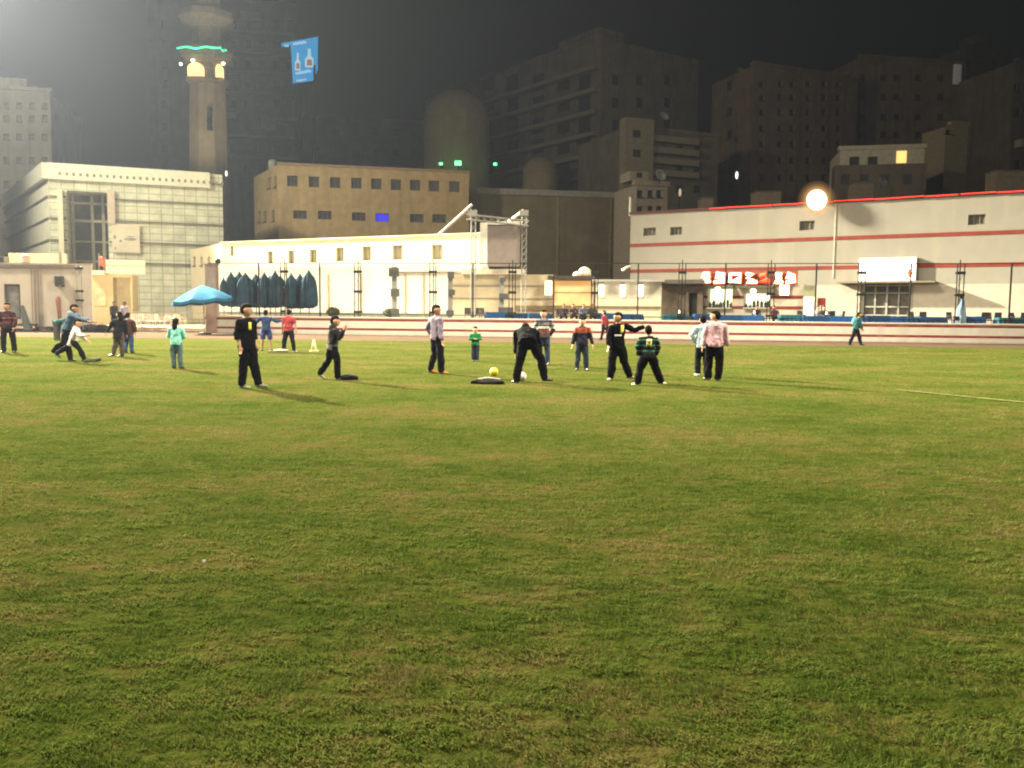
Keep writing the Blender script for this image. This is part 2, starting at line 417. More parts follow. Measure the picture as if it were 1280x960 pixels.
BLK = cloth('black_cloth', (.004, .004, .005)); BLK2 = cloth('dark_trouser_cloth', (.007, .007, .010)); DEN = cloth('denim', (.06, .085, .12)); DEN2 = cloth('dark_denim', (.022, .03, .045))
WHT = mat('white_shoe', (.6, .57, .5)); DSH = mat('dark_shoe', (.03, .028, .026), rough=.5); GSH = mat('grey_green_shoe', (.22, .22, .14)); OSH = mat('orange_tan_shoe', (.42, .15, .05))
YEL = mat('yellow_print', (.62, .56, .10), var=.1); PRW = mat('white_print', (.62, .60, .5), var=.1)
D = (0, 0, -1)
def st(x=0, y=0): return ((x, y, -1), (x, y, -1))
# 1 maroon striped man at the left edge
person('man in maroon striped jumper walking towards the camera at the left edge', 11, 441, 1.78, (1, .1), (.1, -1), (0, 0, 1),
       [((-.13, -.12, -1), (-.05, .1, -1)), ((.13, .1, -1), (.02, .12, -1))], [((-.35, -.05, -1), (.25, -.35, -1)), ((.35, 0, -1), (-.1, -.3, -1))], [(-.2, -1), (.3, -1)],
       cloth('maroon_stripe_cloth', (.05, .02, .02), stripes=[(0, (.03, .018, .018)), (1.02, (.075, .02, .022)), (1.10, (.04, .02, .02)), (1.2, (.20, .12, .12)), (1.225, (.06, .02, .022)), (1.34, (.028, .016, .018))]), BLK2, DSH)
# 2 blue jacket man lunging, 3 boy in white shirt
person('man in slate blue jacket lunging right with one arm stretched out', 85, 451, 1.76, (.35, -.9), (1, -.1), (.36, .05, 1),
       [((-.45, .25, -1), (-1, .1, -.72)), ((.12, -.12, -1), (.10, .05, -1))], [((.75, .5, -.45), (.95, .2, -.25)), ((.92, -.2, -.42), (.98, -.1, -.22))], [(.9, .1, -.5), (1, -.2)],
       cloth('slate_blue_cloth', (.055, .085, .125)), BLK, DSH, hood=cloth('slate_collar', (.14, .18, .2)), hem=.07)
person('boy in white shirt kicking in a low lunge in front of the man in blue', 92, 452, 1.45, (.3, -.95), (1, -.15), (.32, 0, 1),
       [((-.72, .15, -.62), (-.9, .05, -.45)), ((.62, -.15, -.62), (.42, -.05, -.9))], [((.2, .3, -.9), (.6, .1, -.5)), ((.45, -.25, -.75), (.97, -.1, .0))], [(.8, 0, -.6), (1, 0, .25)],
       cloth('white_shirt_cloth', (.55, .50, .50)), BLK, GSH, skin='light', child=.12, hem=.10, extra=patch('shirt_print', mat('red_print', (.35, .06, .08)), .17, .02, .06, .07))
# bending person further back
person('person in dark teal top bent over behind the man in blue', 72, 425.5, 1.6, (.4, .9), (1, .2), (1, .1, .32),
       [((-.08, 0, -1), (0, .0, -1)), ((.0, .0, -1), (-.05, 0, -1))], [((.2, 0, -1), (.2, 0, -1)), ((.3, 0, -1), (.1, 0, -1))], [(1, 0), (1, 0)],
       cloth('dark_teal_cloth', (.02, .065, .065)), cloth('grey_green_trousers', (.06, .065, .055)), DSH, hem=.09)
# 4 onlookers on the forecourt
person('onlooker in dark suit jacket behind the pair at the far left', 143, 402, 1.76, (1, .3), (.6, -.7), (0, 0, 1), [st(-.04), st(.04)], [st(-.1), ((.1, -.1, -1), (.1, -.3, -1))], [(.3, -1), (.5, -1)],
       cloth('charcoal_suit', (.03, .032, .03)), BLK, DSH, pos=at(143, 400, 57), z0=.3)
person('onlooker in pale lilac shirt beside the man in dark suit', 156, 402, 1.74, (1, -.2), (-.7, -.6), (0, 0, 1), [st(-.04), st(.04)], [st(-.1), st(.12)], [(-.3, -1), (.2, -1)],
       cloth('lilac_shirt', (.42, .36, .42)), BLK2, DSH, pos=at(156, 400, 57.3), z0=.3)
# 5 pair walking
person('person in black jacket reaching a hand down to the left, at the left group', 149, 446, 1.5, (.9, .35), (-.8, .3), (.06, .05, 1),
       [((-.05, 0, -1), (-.32, .1, -1)), ((.05, -.05, -1), (.0, .05, -1))], [((-.55, -.05, -.9), (-.5, -.05, -.85)), ((.25, 0, -1), (.05, 0, -1))], [(-1, .2), (-1, .1)],
       cloth('black_jacket', (.012, .012, .016)), cloth('brown_grey_leggings', (.07, .055, .04)), DSH, skin='mid', hem=.13, long_hair=True)
person('person in brown jacket and blue jeans walking away behind the one in black', 161, 441.5, 1.46, (1, -.1), (.3, 1), (0, 0, 1),
       [((-.07, .1, -1), (-.05, -.15, -1)), ((.09, 0, -1), (.02, 0, -1))], [((-.2, 0, -1), (.1, .2, -1)), ((.4, 0, -1), (-.1, .2, -1))], [(0, 1), (.2, 1)],
       cloth('dark_brown_jacket', (.05, .026, .02)), cloth('blue_jeans', (.03, .05, .10)), DSH, stout=1.15, hem=.08)
# 6 girl
person('girl with long dark hair in turquoise top standing with her back turned', 221, 461, 1.36, (1, .08), (.1, 1), (0, 0, 1),
       [((-.06, 0, -1), (.02, 0, -1)), ((.07, 0, -1), (.05, 0, -1))], [((-.35, .1, -1), (.45, .8, -.2)), ((.35, .1, -1), (-.45, .8, -.2))], [(-.2, 1), (.25, 1)],
       cloth('turquoise_top', (.20, .52, .46)), cloth('blue_grey_jeans', (.07, .115, .13)), DSH, skin='light', child=.08, long_hair=True, hem=.05)
# 7 black tracksuit boy
person('young man in black tracksuit standing side on, foremost of the players at left', 309, 485.5, 1.72, (.36, .93), (1, -.2), (.0, 0, 1),
       [((-.06, .1, -1), (-.1, .05, -1)), ((.24, -.1, -1), (.20, .05, -1))], [((-.22, -.05, -1), (.22, -.15, -1)), ((.1, .1, -1), (.15, .1, -1))], [(.8, -.3), (1, -.15)],
       cloth('black_tracksuit_top', (.004, .004, .006)), BLK, GSH, skin='light', sleeves=.7, hem=.08, extra=patch('chest_print', YEL, .20, -.03, .04, .09))
# 8 blue man, 9 red man
person('man in blue sports shirt and blue shorts with arms held out', 333, 439, 1.6, (1, .15), (.2, 1), (0, 0, 1),
       [((-.15, 0, -1), (-.1, .05, -1)), ((.2, 0, -1), (.08, .05, -1))], [((-.8, .1, -.6), (-.45, .3, -.7)), ((.85, .1, -.5), (.75, .4, .1))], [(-.3, 1), (.4, 1)],
       cloth('navy_sports_shirt', (.02, .035, .085)), cloth('royal_blue_shorts', (.03, .05, .16)), DSH, shorts=True, sleeves=1)
person('man in red top and dark trousers standing beside the man in blue shorts', 361, 440, 1.64, (1, -.2), (-.6, .7), (.02, 0, 1),
       [((-.2, 0, -1), (-.12, .05, -1)), ((.18, 0, -1), (.12, .05, -1))], [((-.35, .1, -1), (-.1, .2, -1)), ((.4, 0, -1), (.1, .1, -1))], [(-.5, 1), (.3, 1)],
       cloth('red_top', (.24, .035, .04)), BLK2, WHT, sleeves=.4)
# 10 hooded boy
person('boy in dark hooded top striding past the black bag on the grass', 416, 474.5, 1.5, (.4, -.9), (1, -.2), (.10, 0, 1),
       [((-.28, .15, -1), (-.62, .1, -.85)), ((.30, -.15, -1), (-.02, .1, -1))], [((.35, .15, -.8), (.55, .0, .75)), ((.40, -.25, -.8), (.45, -.1, .85))], [(.75, .1, -.5), (1, -.2)],
       cloth('dark_hoodie', (.022, .022, .025), stripes=[(0, (.13, .13, .12)), (.76, (.13, .13, .12)), (.80, (.022, .022, .025))]), BLK, GSH, skin='light', child=.08, hood=cloth('hood_cloth', (.02, .02, .023)), hem=.05)
# 11 shirt man hand on hip
person('man in mauve shirt with a hand on his hip near the middle of the field', 546, 467, 1.77, (.6, -.8), (.9, -.45), (-.04, 0, 1),
       [((-.03, .1, -1), (-.3, .1, -1)), ((.12, -.1, -1), (.05, .08, -1))], [((-.55, -.1, -1), (.55, .1, -.75)), ((.10, -.1, -1), (.15, -.2, -1))], [(.8, -.3), (1, -.3)],
       cloth('mauve_shirt', (.20, .17, .22)), BLK2, OSH, hem=.04)
# 12 green kid
person('small child in green jumper with arms crossed standing by the wall', 594, 452, 1.15, (1, 0), (.1, -1), (0, 0, 1),
       [((-.05, 0, -1), (.02, 0, -1)), ((.05, 0, -1), (-.02, 0, -1))], [((-.35, -.2, -1), (.85, -.5, .1)), ((.35, -.2, -1), (-.85, -.5, .15))], [(-.2, -1), (.2, -1)],
       cloth('green_jumper', (.015, .12, .045)), DEN2, DSH, skin='light', child=.22, hem=.05)
# 13 bending man
person('man in black bent forward with legs apart over the white ball', 659, 479, 1.78, (1, .05), (0, 1), (-.05, .88, .46),
       [((-.22, .0, -1), (-.14, -.1, -1)), ((.55, .0, -1), (.22, -.1, -1))], [((-.18, .45, -1), (.0, .1, -1)), ((.38, .45, -1), (.1, -.1, -1))], [(-.5, .9), (.9, .3)],
       cloth('black_training_top', (.004, .004, .005)), BLK, DSH, hem=.06, loose=1.05, stout=1.1, head_tilt=(-.05, .93, .2))
# 14 striped man
person('man in grey and white striped jersey standing behind the bending man', 679, 456, 1.68, (1, .1), (-.35, -1), (0, 0, 1),
       [((-.08, .0, -1), (-.02, 0, -1)), ((.08, 0, -1), (.04, 0, -1))], [((-.55, .1, -1), (.35, .25, -.9)), ((.55, .1, -1), (-.35, .3, -.9))], [(-.3, -1), (.3, -1)],
       cloth('striped_jersey', (.07, .06, .07), stripes=[(0, (.05, .04, .04)), (.95, (.13, .05, .04)), (1.06, (.03, .03, .035)), (1.09, (.50, .48, .42)), (1.16, (.03, .03, .035)), (1.20, (.17, .16, .18)), (1.28, (.04, .035, .04)), (1.34, (.12, .11, .13))]),
       cloth('navy_jeans', (.028, .04, .065)), DSH, skin='light', hem=.05)
# 15 boy maroon/orange
person('boy in dark red and navy jumper facing the camera with arms hanging out', 727, 463, 1.48, (1, 0), (0, -1), (0, 0, 1),
       [((-.10, .0, -1), (-.06, .03, -1)), ((.10, 0, -1), (.06, .03, -1))], [((-.30, .0, -1), (-.18, -.1, -1)), ((.36, .0, -1), (.26, -.1, -1))], [(-.3, -1), (.3, -1)],
       cloth('red_navy_jumper', (.1, .03, .03), stripes=[(0, (.018, .018, .03)), (1.0, (.018, .018, .03)), (1.03, (.22, .055, .03)), (1.16, (.10, .03, .03)), (1.20, (.045, .022, .026))]), DEN2, DSH, skin='light', child=.06, hem=.05)
# 16 red walker on the track
person('person in dark red top striding along the track by the wall', 755, 425, 1.74, (.5, .8), (-.9, .3), (-.02, 0, 1),
       [((-.10, 0, -1), (-.20, 0, -1)), ((.42, 0, -1), (.55, 0, -.85))], [((.1, 0, -1), (.4, 0, -1)), ((.4, 0, -1), (.2, 0, -1))], [(-1, .1), (-1, .1, -.3)],
       cloth('dark_red_top', (.16, .03, .035)), BLK2, DSH)
# 17 yellow black boy pointing
person('boy in black and yellow top pointing to the right with a raised arm', 771, 475.5, 1.62, (.95, .25), (-.8, -.55), (.02, 0, 1),
       [((-.10, 0, -1), (-.08, .05, -1)), ((.22, .05, -1), (.42, .05, -1))], [((-.25, -.15, -1), (-.1, -.4, -1)), ((.75, -.15, -.35), (.92, -.1, .42))], [(-.5, -1), (.8, -.6)],
       cloth('black_yellow_top', (.004, .004, .006)), BLK, GSH, skin='light', hem=.07, loose=1.12,
       extra=both(patch('yellow_panel', YEL, .215, .035, .05, .115), patch('white_chest_print', PRW, .125, -.025, .10, .022)))
# 18 green striped boy
NUMP = mat('number_patch', (.58, .55, .30), var=.1); NUMO = mat('number_ink', (.55, .33, .04), var=.1)
def number(i):
    P, T, S, Fb, H = i['P'], i['T'], i['S'], i['Fb'], i['H']; bm = NB(); pts = []
    for k in range(17):
        a = 2 * math.pi * k / 16; u = -.005 + .022 * math.cos(a); v = .195 + .035 * math.sin(a)
        q = max(0, 1 - (u / .117) ** 2) ** .5 * .082; pts.append(P + T * v * H + S * u * H - Fb * (q + .012) * H)
    tube(bm, pts, .009 * H, 6); obj('shirt_number', bm, NUMO, i['root'], True)
GRS = [(0, (.012, .014, .013))]
for k, z in enumerate((.74, .80, .86, .92, .98, 1.04, 1.10)):
    GRS += [(z, (.018, .12, .075) if k % 2 == 0 else (.012, .014, .013)), (z + .025, (.10, .20, .14) if k % 2 == 0 else (.012, .014, .013)), (z + .035, (.012, .014, .013))]
person('boy in green and black hooped shirt with a pale number patch, back turned', 809, 482, 1.36, (1, .1), (.05, 1), (.0, 0, 1),
       [((-.30, .0, -1), (-.18, .05, -1)), ((.38, .0, -1), (.42, .05, -1))], [((-.42, .0, -1), (.25, .5, -.9)), ((.42, .0, -1), (-.15, .5, -.9))], [(-.7, .8), (.8, .5)],
       cloth('green_hoop_shirt', (.02, .1, .06), stripes=GRS[:20]), BLK, WHT, skin='light', child=.1, hem=.06, loose=1.25, stout=1.08,
       extra=both(patch('number_panel', NUMP, .19, -.005, .085, .12, front=False), number))
# 19 light blue
person('boy in light blue shirt walking away beside the man in pink', 877, 470, 1.57, (1, .1), (.1, 1), (0, 0, 1),
       [((-.06, .12, -1), (-.02, -.2, -1)), ((.06, -.05, -1), (.06, -.05, -1))], [((-.6, .0, -1), (.5, .3, -.8)), ((.2, 0, -1), (.1, .2, -1))], [(-.2, 1), (.2, 1)],
       cloth('light_blue_shirt', (.34, .46, .52)), BLK2, WHT, hem=.07, extra=patch('back_print', mat('blue_print', (.12, .22, .30)), .19, .0, .06, .05, front=False))
# 20 pink
person('man in pink shirt and dark trousers walking away, head turned left', 892, 476, 1.68, (1, -.05), (-.85, .3), (.02, 0, 1),
       [((-.08, .22, -1), (-.06, -.30, -1)), ((.10, -.08, -1), (-.08, -.02, -1))], [((-.22, .05, -1), (-.15, .1, -1)), ((.28, .0, -1), (.12, .05, -1))], [(-.4, 1), (.1, 1)],
       cloth('pink_shirt', (.46, .29, .33)), BLK, DSH, hem=.05, stout=1.1, loose=1.12)
# 21 walker on the right
def backpack(i):
    P, T, S, Fb, H = i['P'], i['T'], i['S'], i['Fb'], i['H']
    bm = NB(); c = P + T * .19 * H - Fb * .10 * H; ell(bm, c, S * .085 * H, Fb * .055 * H, T * .12 * H); obj('backpack', bm, cloth('teal_bag_cloth', (.08, .34, .36)), None, True, loc=c)
    o = bpy.data.objects['backpack']; tag(o, 'turquoise backpack carried by the man walking along the track', 'backpack')
person('man in dark teal top striding along the track past the wall at right', 1069, 431.5, 1.82, (.5, .85), (.95, -.2), (.22, 0, 1),
       [((-.28, .0, -1), (-.42, 0, -1)), ((.38, 0, -1), (.28, 0, -1))], [((.2, .1, -1), (.5, .1, -.7)), ((.35, 0, -1), (.45, -.1, -.9))], [(1, 0, -.2), (1, 0)],
       cloth('petrol_top', (.018, .06, .062)), BLK2, DSH, extra=backpack)
# seated guests on the terrace
ZT = .70
SEATED = [(704, 56.8, (.03, .03, .04), 'guest in dark top seated at the terrace beside the orange kiosk', .3), (717, 57.2, (.045, .03, .03), 'guest in brown top seated second from the left on the terrace', -.3), (728, 56.6, (.06, .08, .13), 'guest in blue grey top seated on the terrace behind the boy in red', .5),
          (741, 57.2, (.03, .04, .03), 'guest in dark green top seated on the terrace below the wall lamps', -.4), (944, 54.0, (.02, .02, .022), 'guest in black seated in front of the lit counter', .6), (968, 54.3, (.07, .03, .035), 'guest in dark maroon seated right of the lit counter', -.3),
          (1021, 53.4, (.30, .22, .22), 'guest in pale pink top seated beside the small red sign', .4), (1031, 53.0, (.03, .03, .03), 'guest in dark top seated right of the small red sign', -.5)]
for x, Y, c, lab, f in SEATED:
    person(lab, x, 400, 1.7, (1, f * .3), (f, -1), (f * .2, 0, 1), [((-.2, -1, -.05), (-.1, .0, -1)), ((.2, -1, -.05), (.1, 0, -1))],
           [((-.3, -.2, -1), (.3, -.9, -.1)), ((.3, -.2, -1), (-.3, -.9, .1))], [(0, -1), (0, -1)], cloth('guest_cloth_%d' % x, c), BLK2, DSH, pos=at(x, 400, Y), z0=ZT + .18, seat=.50, group='guests seated on the terrace')
#@@SETTING
# ------------------------------------------------------------------ ground, field, track
def sheet(name, pts, z, m, cuts=1):
    bm = NB(); bm.faces.new([bm.verts.new((p[0], p[1], z)) for p in pts])
    o = obj(name, bm, m); o['kind'] = 'structure'; return o
M_asph = mat('dusty_ground', (.10, .085, .065), var=.3, scale=.4)
sheet('ground', [(-700, -200), (700, -200), (700, 900), (-700, 900)], -.012, M_asph)
e0, e1 = gnd(20, 420.8), gnd(1280, 435.2)
es = (e1.y - e0.y) / (e1.x - e0.x)
def edgeY(x): return e0.y + (x - e0.x) * es
w0, w1 = at(404, 418, 56.2), at(1050, 427, 51.2); wsl = (w1.y - w0.y) / (w1.x - w0.x)
def wallY(x): return w0.y + (x - w0.x) * wsl
M_track = mat('running_track', (.062, .043, .031), var=.14, scale=.7, rough=1, spec=0)
sheet('running_track', [(-120, edgeY(-120) - 1), (120, edgeY(120) - 1), (120, wallY(120) + .5), (-120, wallY(-120) + .5)], -.004, M_track)

def turf_material():
    m = bpy.data.materials.new('turf'); nt, N, L = nodes_of(m)
    out = N.new('ShaderNodeOutputMaterial'); geo = N.new('ShaderNodeNewGeometry')
    def noise(s, det=4, rough=.55, sc3=None):
        n = N.new('ShaderNodeTexNoise'); n.inputs['Scale'].default_value = s; n.inputs['Detail'].default_value = det; n.inputs['Roughness'].default_value = rough
        if sc3:
            mp = N.new('ShaderNodeMapping'); mp.inputs['Scale'].default_value = sc3; L.new(geo.outputs['Position'], mp.inputs[0]); L.new(mp.outputs[0], n.inputs['Vector'])
        else: L.new(geo.outputs['Position'], n.inputs['Vector'])
        return n
    big = noise(.32, 5, .6, (1, 1.6, 0)); mid = noise(2.6, 4, .6, (1, 1.3, 0)); fine = noise(15, 3, .6, (1, 1, .2))
    a = N.new('ShaderNodeMath'); a.operation = 'MULTIPLY_ADD'; a.inputs[1].default_value = .48; L.new(big.outputs[0], a.inputs[0])
    b = N.new('ShaderNodeMath'); b.operation = 'MULTIPLY_ADD'; b.inputs[1].default_value = .36; L.new(mid.outputs[0], b.inputs[0])
    c = N.new('ShaderNodeMath'); c.operation = 'MULTIPLY'; c.inputs[1].default_value = .30; L.new(fine.outputs[0], c.inputs[0])
    L.new(c.outputs[0], b.inputs[2]); L.new(b.outputs[0], a.inputs[2])
    r = N.new('ShaderNodeValToRGB'); el = r.color_ramp.elements
    el[0].position = .46; el[0].color = (.052, .086, .014, 1); el[1].position = .57; el[1].color = (.090, .118, .025, 1)
    for p, cc in ((.63, (.122, .122, .036)), (.71, (.158, .132, .056))):
        e = el.new(p); e.color = (*cc, 1)
    L.new(a.outputs[0], r.inputs[0])
    p = N.new('ShaderNodeBsdfPrincipled'); p.inputs['Roughness'].default_value = 1; p.inputs['Specular IOR Level'].default_value = 0
    L.new(r.outputs[0], p.inputs['Base Color'])
    tr = N.new('ShaderNodeBsdfTranslucent'); L.new(r.outputs[0], tr.inputs['Color'])
    return m, nt, N, L, out, p, tr, geo
m, nt, N, L, out, p, tr, geo = turf_material(); m.name = 'turf_soil'
nb = N.new('ShaderNodeTexNoise'); nb.inputs['Scale'].default_value = 9; nb.inputs['Detail'].default_value = 5; nb.inputs['Roughness'].default_value = .7; L.new(geo.outputs['Position'], nb.inputs['Vector'])
bp = N.new('ShaderNodeBump'); bp.inputs['Strength'].default_value = .6; bp.inputs['Distance'].default_value = .05; L.new(nb.outputs[0], bp.inputs['Height']); L.new(bp.outputs[0], p.inputs['Normal'])
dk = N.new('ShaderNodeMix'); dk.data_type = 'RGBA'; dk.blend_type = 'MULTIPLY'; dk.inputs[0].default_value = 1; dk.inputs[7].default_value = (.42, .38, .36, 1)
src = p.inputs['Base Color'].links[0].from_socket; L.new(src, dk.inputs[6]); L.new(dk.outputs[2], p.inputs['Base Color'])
L.new(p.outputs[0], out.inputs[0])
M_soil = m
m, nt, N, L, out, p, tr, geo = turf_material(); m.name = 'turf_blades'
mx = N.new('ShaderNodeMixShader'); mx.inputs[0].default_value = .34; L.new(p.outputs[0], mx.inputs[1]); L.new(tr.outputs[0], mx.inputs[2]); L.new(mx.outputs[0], out.inputs[0])
M_blade = m
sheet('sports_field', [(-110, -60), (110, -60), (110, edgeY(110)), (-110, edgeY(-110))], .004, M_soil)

def build_grass():
    V1, V2, V3 = VNoise(), VNoise(), VNoise()
    bands = [(2.0, 5.0, 11000, .0042, .021), (5.0, 9.0, 4200, .0065, .021), (9.0, 16.0, 1500, .010, .019), (16.0, 28.0, 480, .017, .017), (28.0, 48.5, 140, .030, .015)]
    allv = []; 
    for y0, y1, den, wd, ht in bands:
        xm = .63 * y1 + 1.4; n = int(2 * xm * (y1 - y0) * den)
        x = RNG.uniform(-xm, xm, n); y = RNG.uniform(y0, y1, n)
        keep = (np.abs(x) < .63 * y + 1.5) & (y < e0.y + (x - e0.x) * es - .02)
        x, y = x[keep], y[keep]
        clump = V1(x * 8 + 40, y * 17 + 9) * .6 + V2(x * 19, y * 36 + 5) * .4
        big = V3(x * 1.1 + 7, y * 1.1 + 3)
        k2 = RNG.random(len(x)) < np.clip((clump - .30) * 6, .12, 1); x, y, clump, big = x[k2], y[k2], clump[k2], big[k2]
        n = len(x); h = ht * (.20 + 1.55 * clump + .2 * big) * RNG.uniform(.55, 1.2, n)
        az = RNG.uniform(0, 2 * np.pi, n); lean = RNG.uniform(.4, 1.9, n)
        la = V2(x * 2.3 + 31, y * 2.3) * 2 * np.pi * 1.5 + RNG.normal(0, .9, n)
        dx, dy = np.cos(la), np.sin(la); w = wd * RNG.uniform(.6, 1.4, n)
        bx, by = np.cos(az) * w * .5, np.sin(az) * w * .5
        zb = np.full(n, .0)
        a = np.stack([x - bx, y - by, zb], 1); b = np.stack([x + bx, y + by, zb], 1)
        mxp, myp = x + dx * lean * h * .35, y + dy * lean * h * .35
        c = np.stack([mxp + bx * .75, myp + by * .75, h * .62], 1); d = np.stack([mxp - bx * .75, myp - by * .75, h * .62], 1)
        t = np.stack([x + dx * lean * h, y + dy * lean * h, h * (1 - .18 * lean)], 1)
        allv.append(np.stack([a, b, c, d, t], 1).reshape(-1, 3))
    v = np.concatenate(allv).astype(np.float32); n = len(v) // 5
    base = (np.arange(n) * 5)[:, None]
    loops = np.concatenate([base + np.array([0, 1, 2, 3]), base + np.array([3, 2, 4])], 1).astype(np.int32).reshape(-1)
    starts = np.stack([np.arange(n) * 7, np.arange(n) * 7 + 4], 1).reshape(-1).astype(np.int32)
    me = bpy.data.meshes.new('grass'); me.vertices.add(len(v)); me.vertices.foreach_set('co', v.reshape(-1))
    me.loops.add(len(loops)); me.loops.foreach_set('vertex_index', loops); me.polygons.add(len(starts)); me.polygons.foreach_set('loop_start', starts)
    me.update(calc_edges=True); me.materials.append(M_blade)
    o = bpy.data.objects.new('grass', me); COL.objects.link(o)
    tag(o, 'short worn green and brown turf covering the whole field', 'grass', kind='stuff')
    print('grass blades', n)
build_grass()
# faint chalk line at the right
a, b = gnd(1120, 488.5), gnd(1330, 509.5); dd = (b - a).normalized(); nn = V((-dd.y, dd.x, 0)) * .045
sheet('chalk_line', [a - nn, b - nn, b + nn, a + nn], .030, mat('worn_chalk', (.105, .118, .034), var=.5, scale=3))

# terrace behind the wall and forecourt at the left
TF = Fac((at(258, 400, 1).x * wallY(-20), wallY(-20) + .12), (60, wallY(60) + .12))
xl = -20.6
bm = NB(); prism(bm, [(xl, wallY(xl) + .32), (75, wallY(75) + .32), (75, 110), (xl, 110)], -.01, ZT); o = obj('terrace_paving', bm, M_conc); o['kind'] = 'structure'
bm = NB(); prism(bm, [(-75, wallY(-75) + .8), (xl - .02, wallY(xl) + .8), (xl - .02, 110), (-75, 110)], -.01, .30); o = obj('forecourt_paving', bm, mat('forecourt_stone', (.26, .20, .14), var=.2, scale=1, rough=1, spec=.03)); o['kind'] = 'structure'
bm = NB(); prism(bm, [(-75, wallY(-75) + .45), (xl - .02, wallY(xl) + .45), (xl - .02, wallY(xl) + .796), (-75, wallY(-75) + .796)], -.01, .15); o = obj('forecourt_step_paving', bm, mat('forecourt_stone', (.3, .24, .17))); o['kind'] = 'structure'

# striped boundary wall
WF = Fac((xl, wallY(xl)), (62, wallY(62)))
wr = empty('striped_wall', WF.pt(WF.w / 2, 0), 'low white boundary wall with two painted red stripes along the track', 'wall')
M_wall = mat('striped_wall_paint', (.5, .45, .4), var=.10, scale=1.5, stain=((.30, .2, .15), .4), stripes=[(0, (.36, .29, .22)), (.05, (.46, .43, .36)), (.30, (.16, .018, .011)), (.45, (.46, .43, .36)), (.90, (.16, .018, .011)), (1.04, (.46, .43, .36))])
bm = NB(); WF.box(bm, 0, WF.w, 0, 1.10, -.30, 0); obj('wall_panel', bm, M_wall, wr)
bm = NB(); WF.box(bm, 0, WF.w, 1.10, 1.17, -.33, .04); obj('coping', bm, mat('coping_white', (.58, .52, .44), var=.15, scale=1), wr)

# ------------------------------------------------------------------ fence
FF = Fac((xl, wallY(xl) + .75), (62, wallY(62) + .75)); FZ = 4.70
fr = empty('tall_fence', FF.pt(FF.w / 2, ZT), 'tall dark steel fence of posts and rails behind the striped wall', 'fence')
def fu(x): return FF.hit(x, 380)[0]
bm = NB(); FF.box(bm, 0, FF.w, FZ - .05, FZ, -.03, .03); obj('top_rail', bm, M_steel, fr)
bm = NB(); tube(bm, [FF.pt(0, 1.35), FF.pt(FF.w, 1.35)], .03, 6); obj('bottom_rail', bm, M_steel, fr)
SING = [324, 400, 591, 692, 797, 906, 1019, 1137, 1262]; TRIP = [355, 447, 541, 640, 743, 852, 963, 1076, 1199]
for x in SING:
    bm = NB(); u = fu(x); FF.box(bm, u - .042, u + .042, ZT, FZ - .05, -.042, .042); obj('post', bm, M_steel, fr)
for x in TRIP:
    u = fu(x); bm = NB()
    for du in (-.2, 0, .2): FF.box(bm, u + du - .026, u + du + .026, ZT, FZ + (.25 if du == 0 else 0) - .05, -.03 - .15 * (du == 0), .03 - .15 * (du == 0))
    for z in (1.9, 3.1): 
        tube(bm, [FF.pt(u - .2, z), FF.pt(u, z + .55, -.12), FF.pt(u + .2, z + 1.1)], .010, 5)
    q = obj('lattice_post', bm, M_steel, fr)
    for z in (1.42, 2.75, 4.05):
        bm = NB(); FF.box(bm, u - .25, u + .25, z, z + .16, -.20, .07); obj('clamp', bm, M_steel, q)
# gate pillar at the left end of the fence
PF = fac(257, 57.3, 270.5, 57.3)
pr = empty('gate_pillar', PF.pt(PF.w / 2, 0), 'reddish brown square pillar at the left end of the fence with dark cap', 'pillar')
bm = NB(); PF.box(bm, 0, PF.w, 0, PF.hit(262, 331)[1], -.6, 0); obj('shaft', bm, mat('brown_pillar', (.26, .17, .12), var=.2), pr)
bm = NB(); PF.box(bm, -.06, PF.w + .06, PF.hit(262, 331)[1], PF.hit(262, 329.5)[1], -.66, .06); obj('cap', bm, mat('brown_pillar', (0, 0, 0)), pr)
bm = NB(); ell(bm, PF.pt(PF.w + .1, PF.hit(262, 329.0)[1] + .15, -.2), (.2, 0, 0), (0, .2, 0), (0, 0, .2)); obj('finial', bm, M_steel, pr, True)

# ------------------------------------------------------------------ white building (centre left)
F = fac(278, 73.9, 602, 62.8); ztop = F.hit(440, 298.3)[1]
G = Fac(F.A, (at(238, 300, 82).x, 82))
wins = []
for cx, w, y0, y1 in ((290, 4.0, 308, 320), (338, 6.5, 314, 329.5), (364, 7.5, 313, 328.5), (391.5, 9, 312, 328), (425, 10, 309.5, 326.5), (458.5, 11, 308, 325.5), (497, 12.5, 306.5, 324.5), (546.5, 13, 306, 324)):
    wins.append(F.rect((cx - w / 2, y0, cx + w / 2, y1)))
gw = [G.rect((x - 1.5, 321, x + 1.5, 331)) for x in (243, 252, 261)]
root, wall = block('white_hall', 'long cream white two storey hall with a row of small square windows', 'building', F, ZT, ztop, 14, M_cream, wins, .35, G, gw)
SHUT = mat('pale_shutter', (.36, .32, .22), var=.15)
for r in wins: win(F, r, .35, root, M_frame, SHUT, 1, .05)
for r in gw: plain_win(G, r, .3, root, M_frame)
bm = NB(); F.box(bm, -.08, F.w + .08, ztop, ztop + .12, -.5, .06); obj('parapet', bm, M_cream, root)
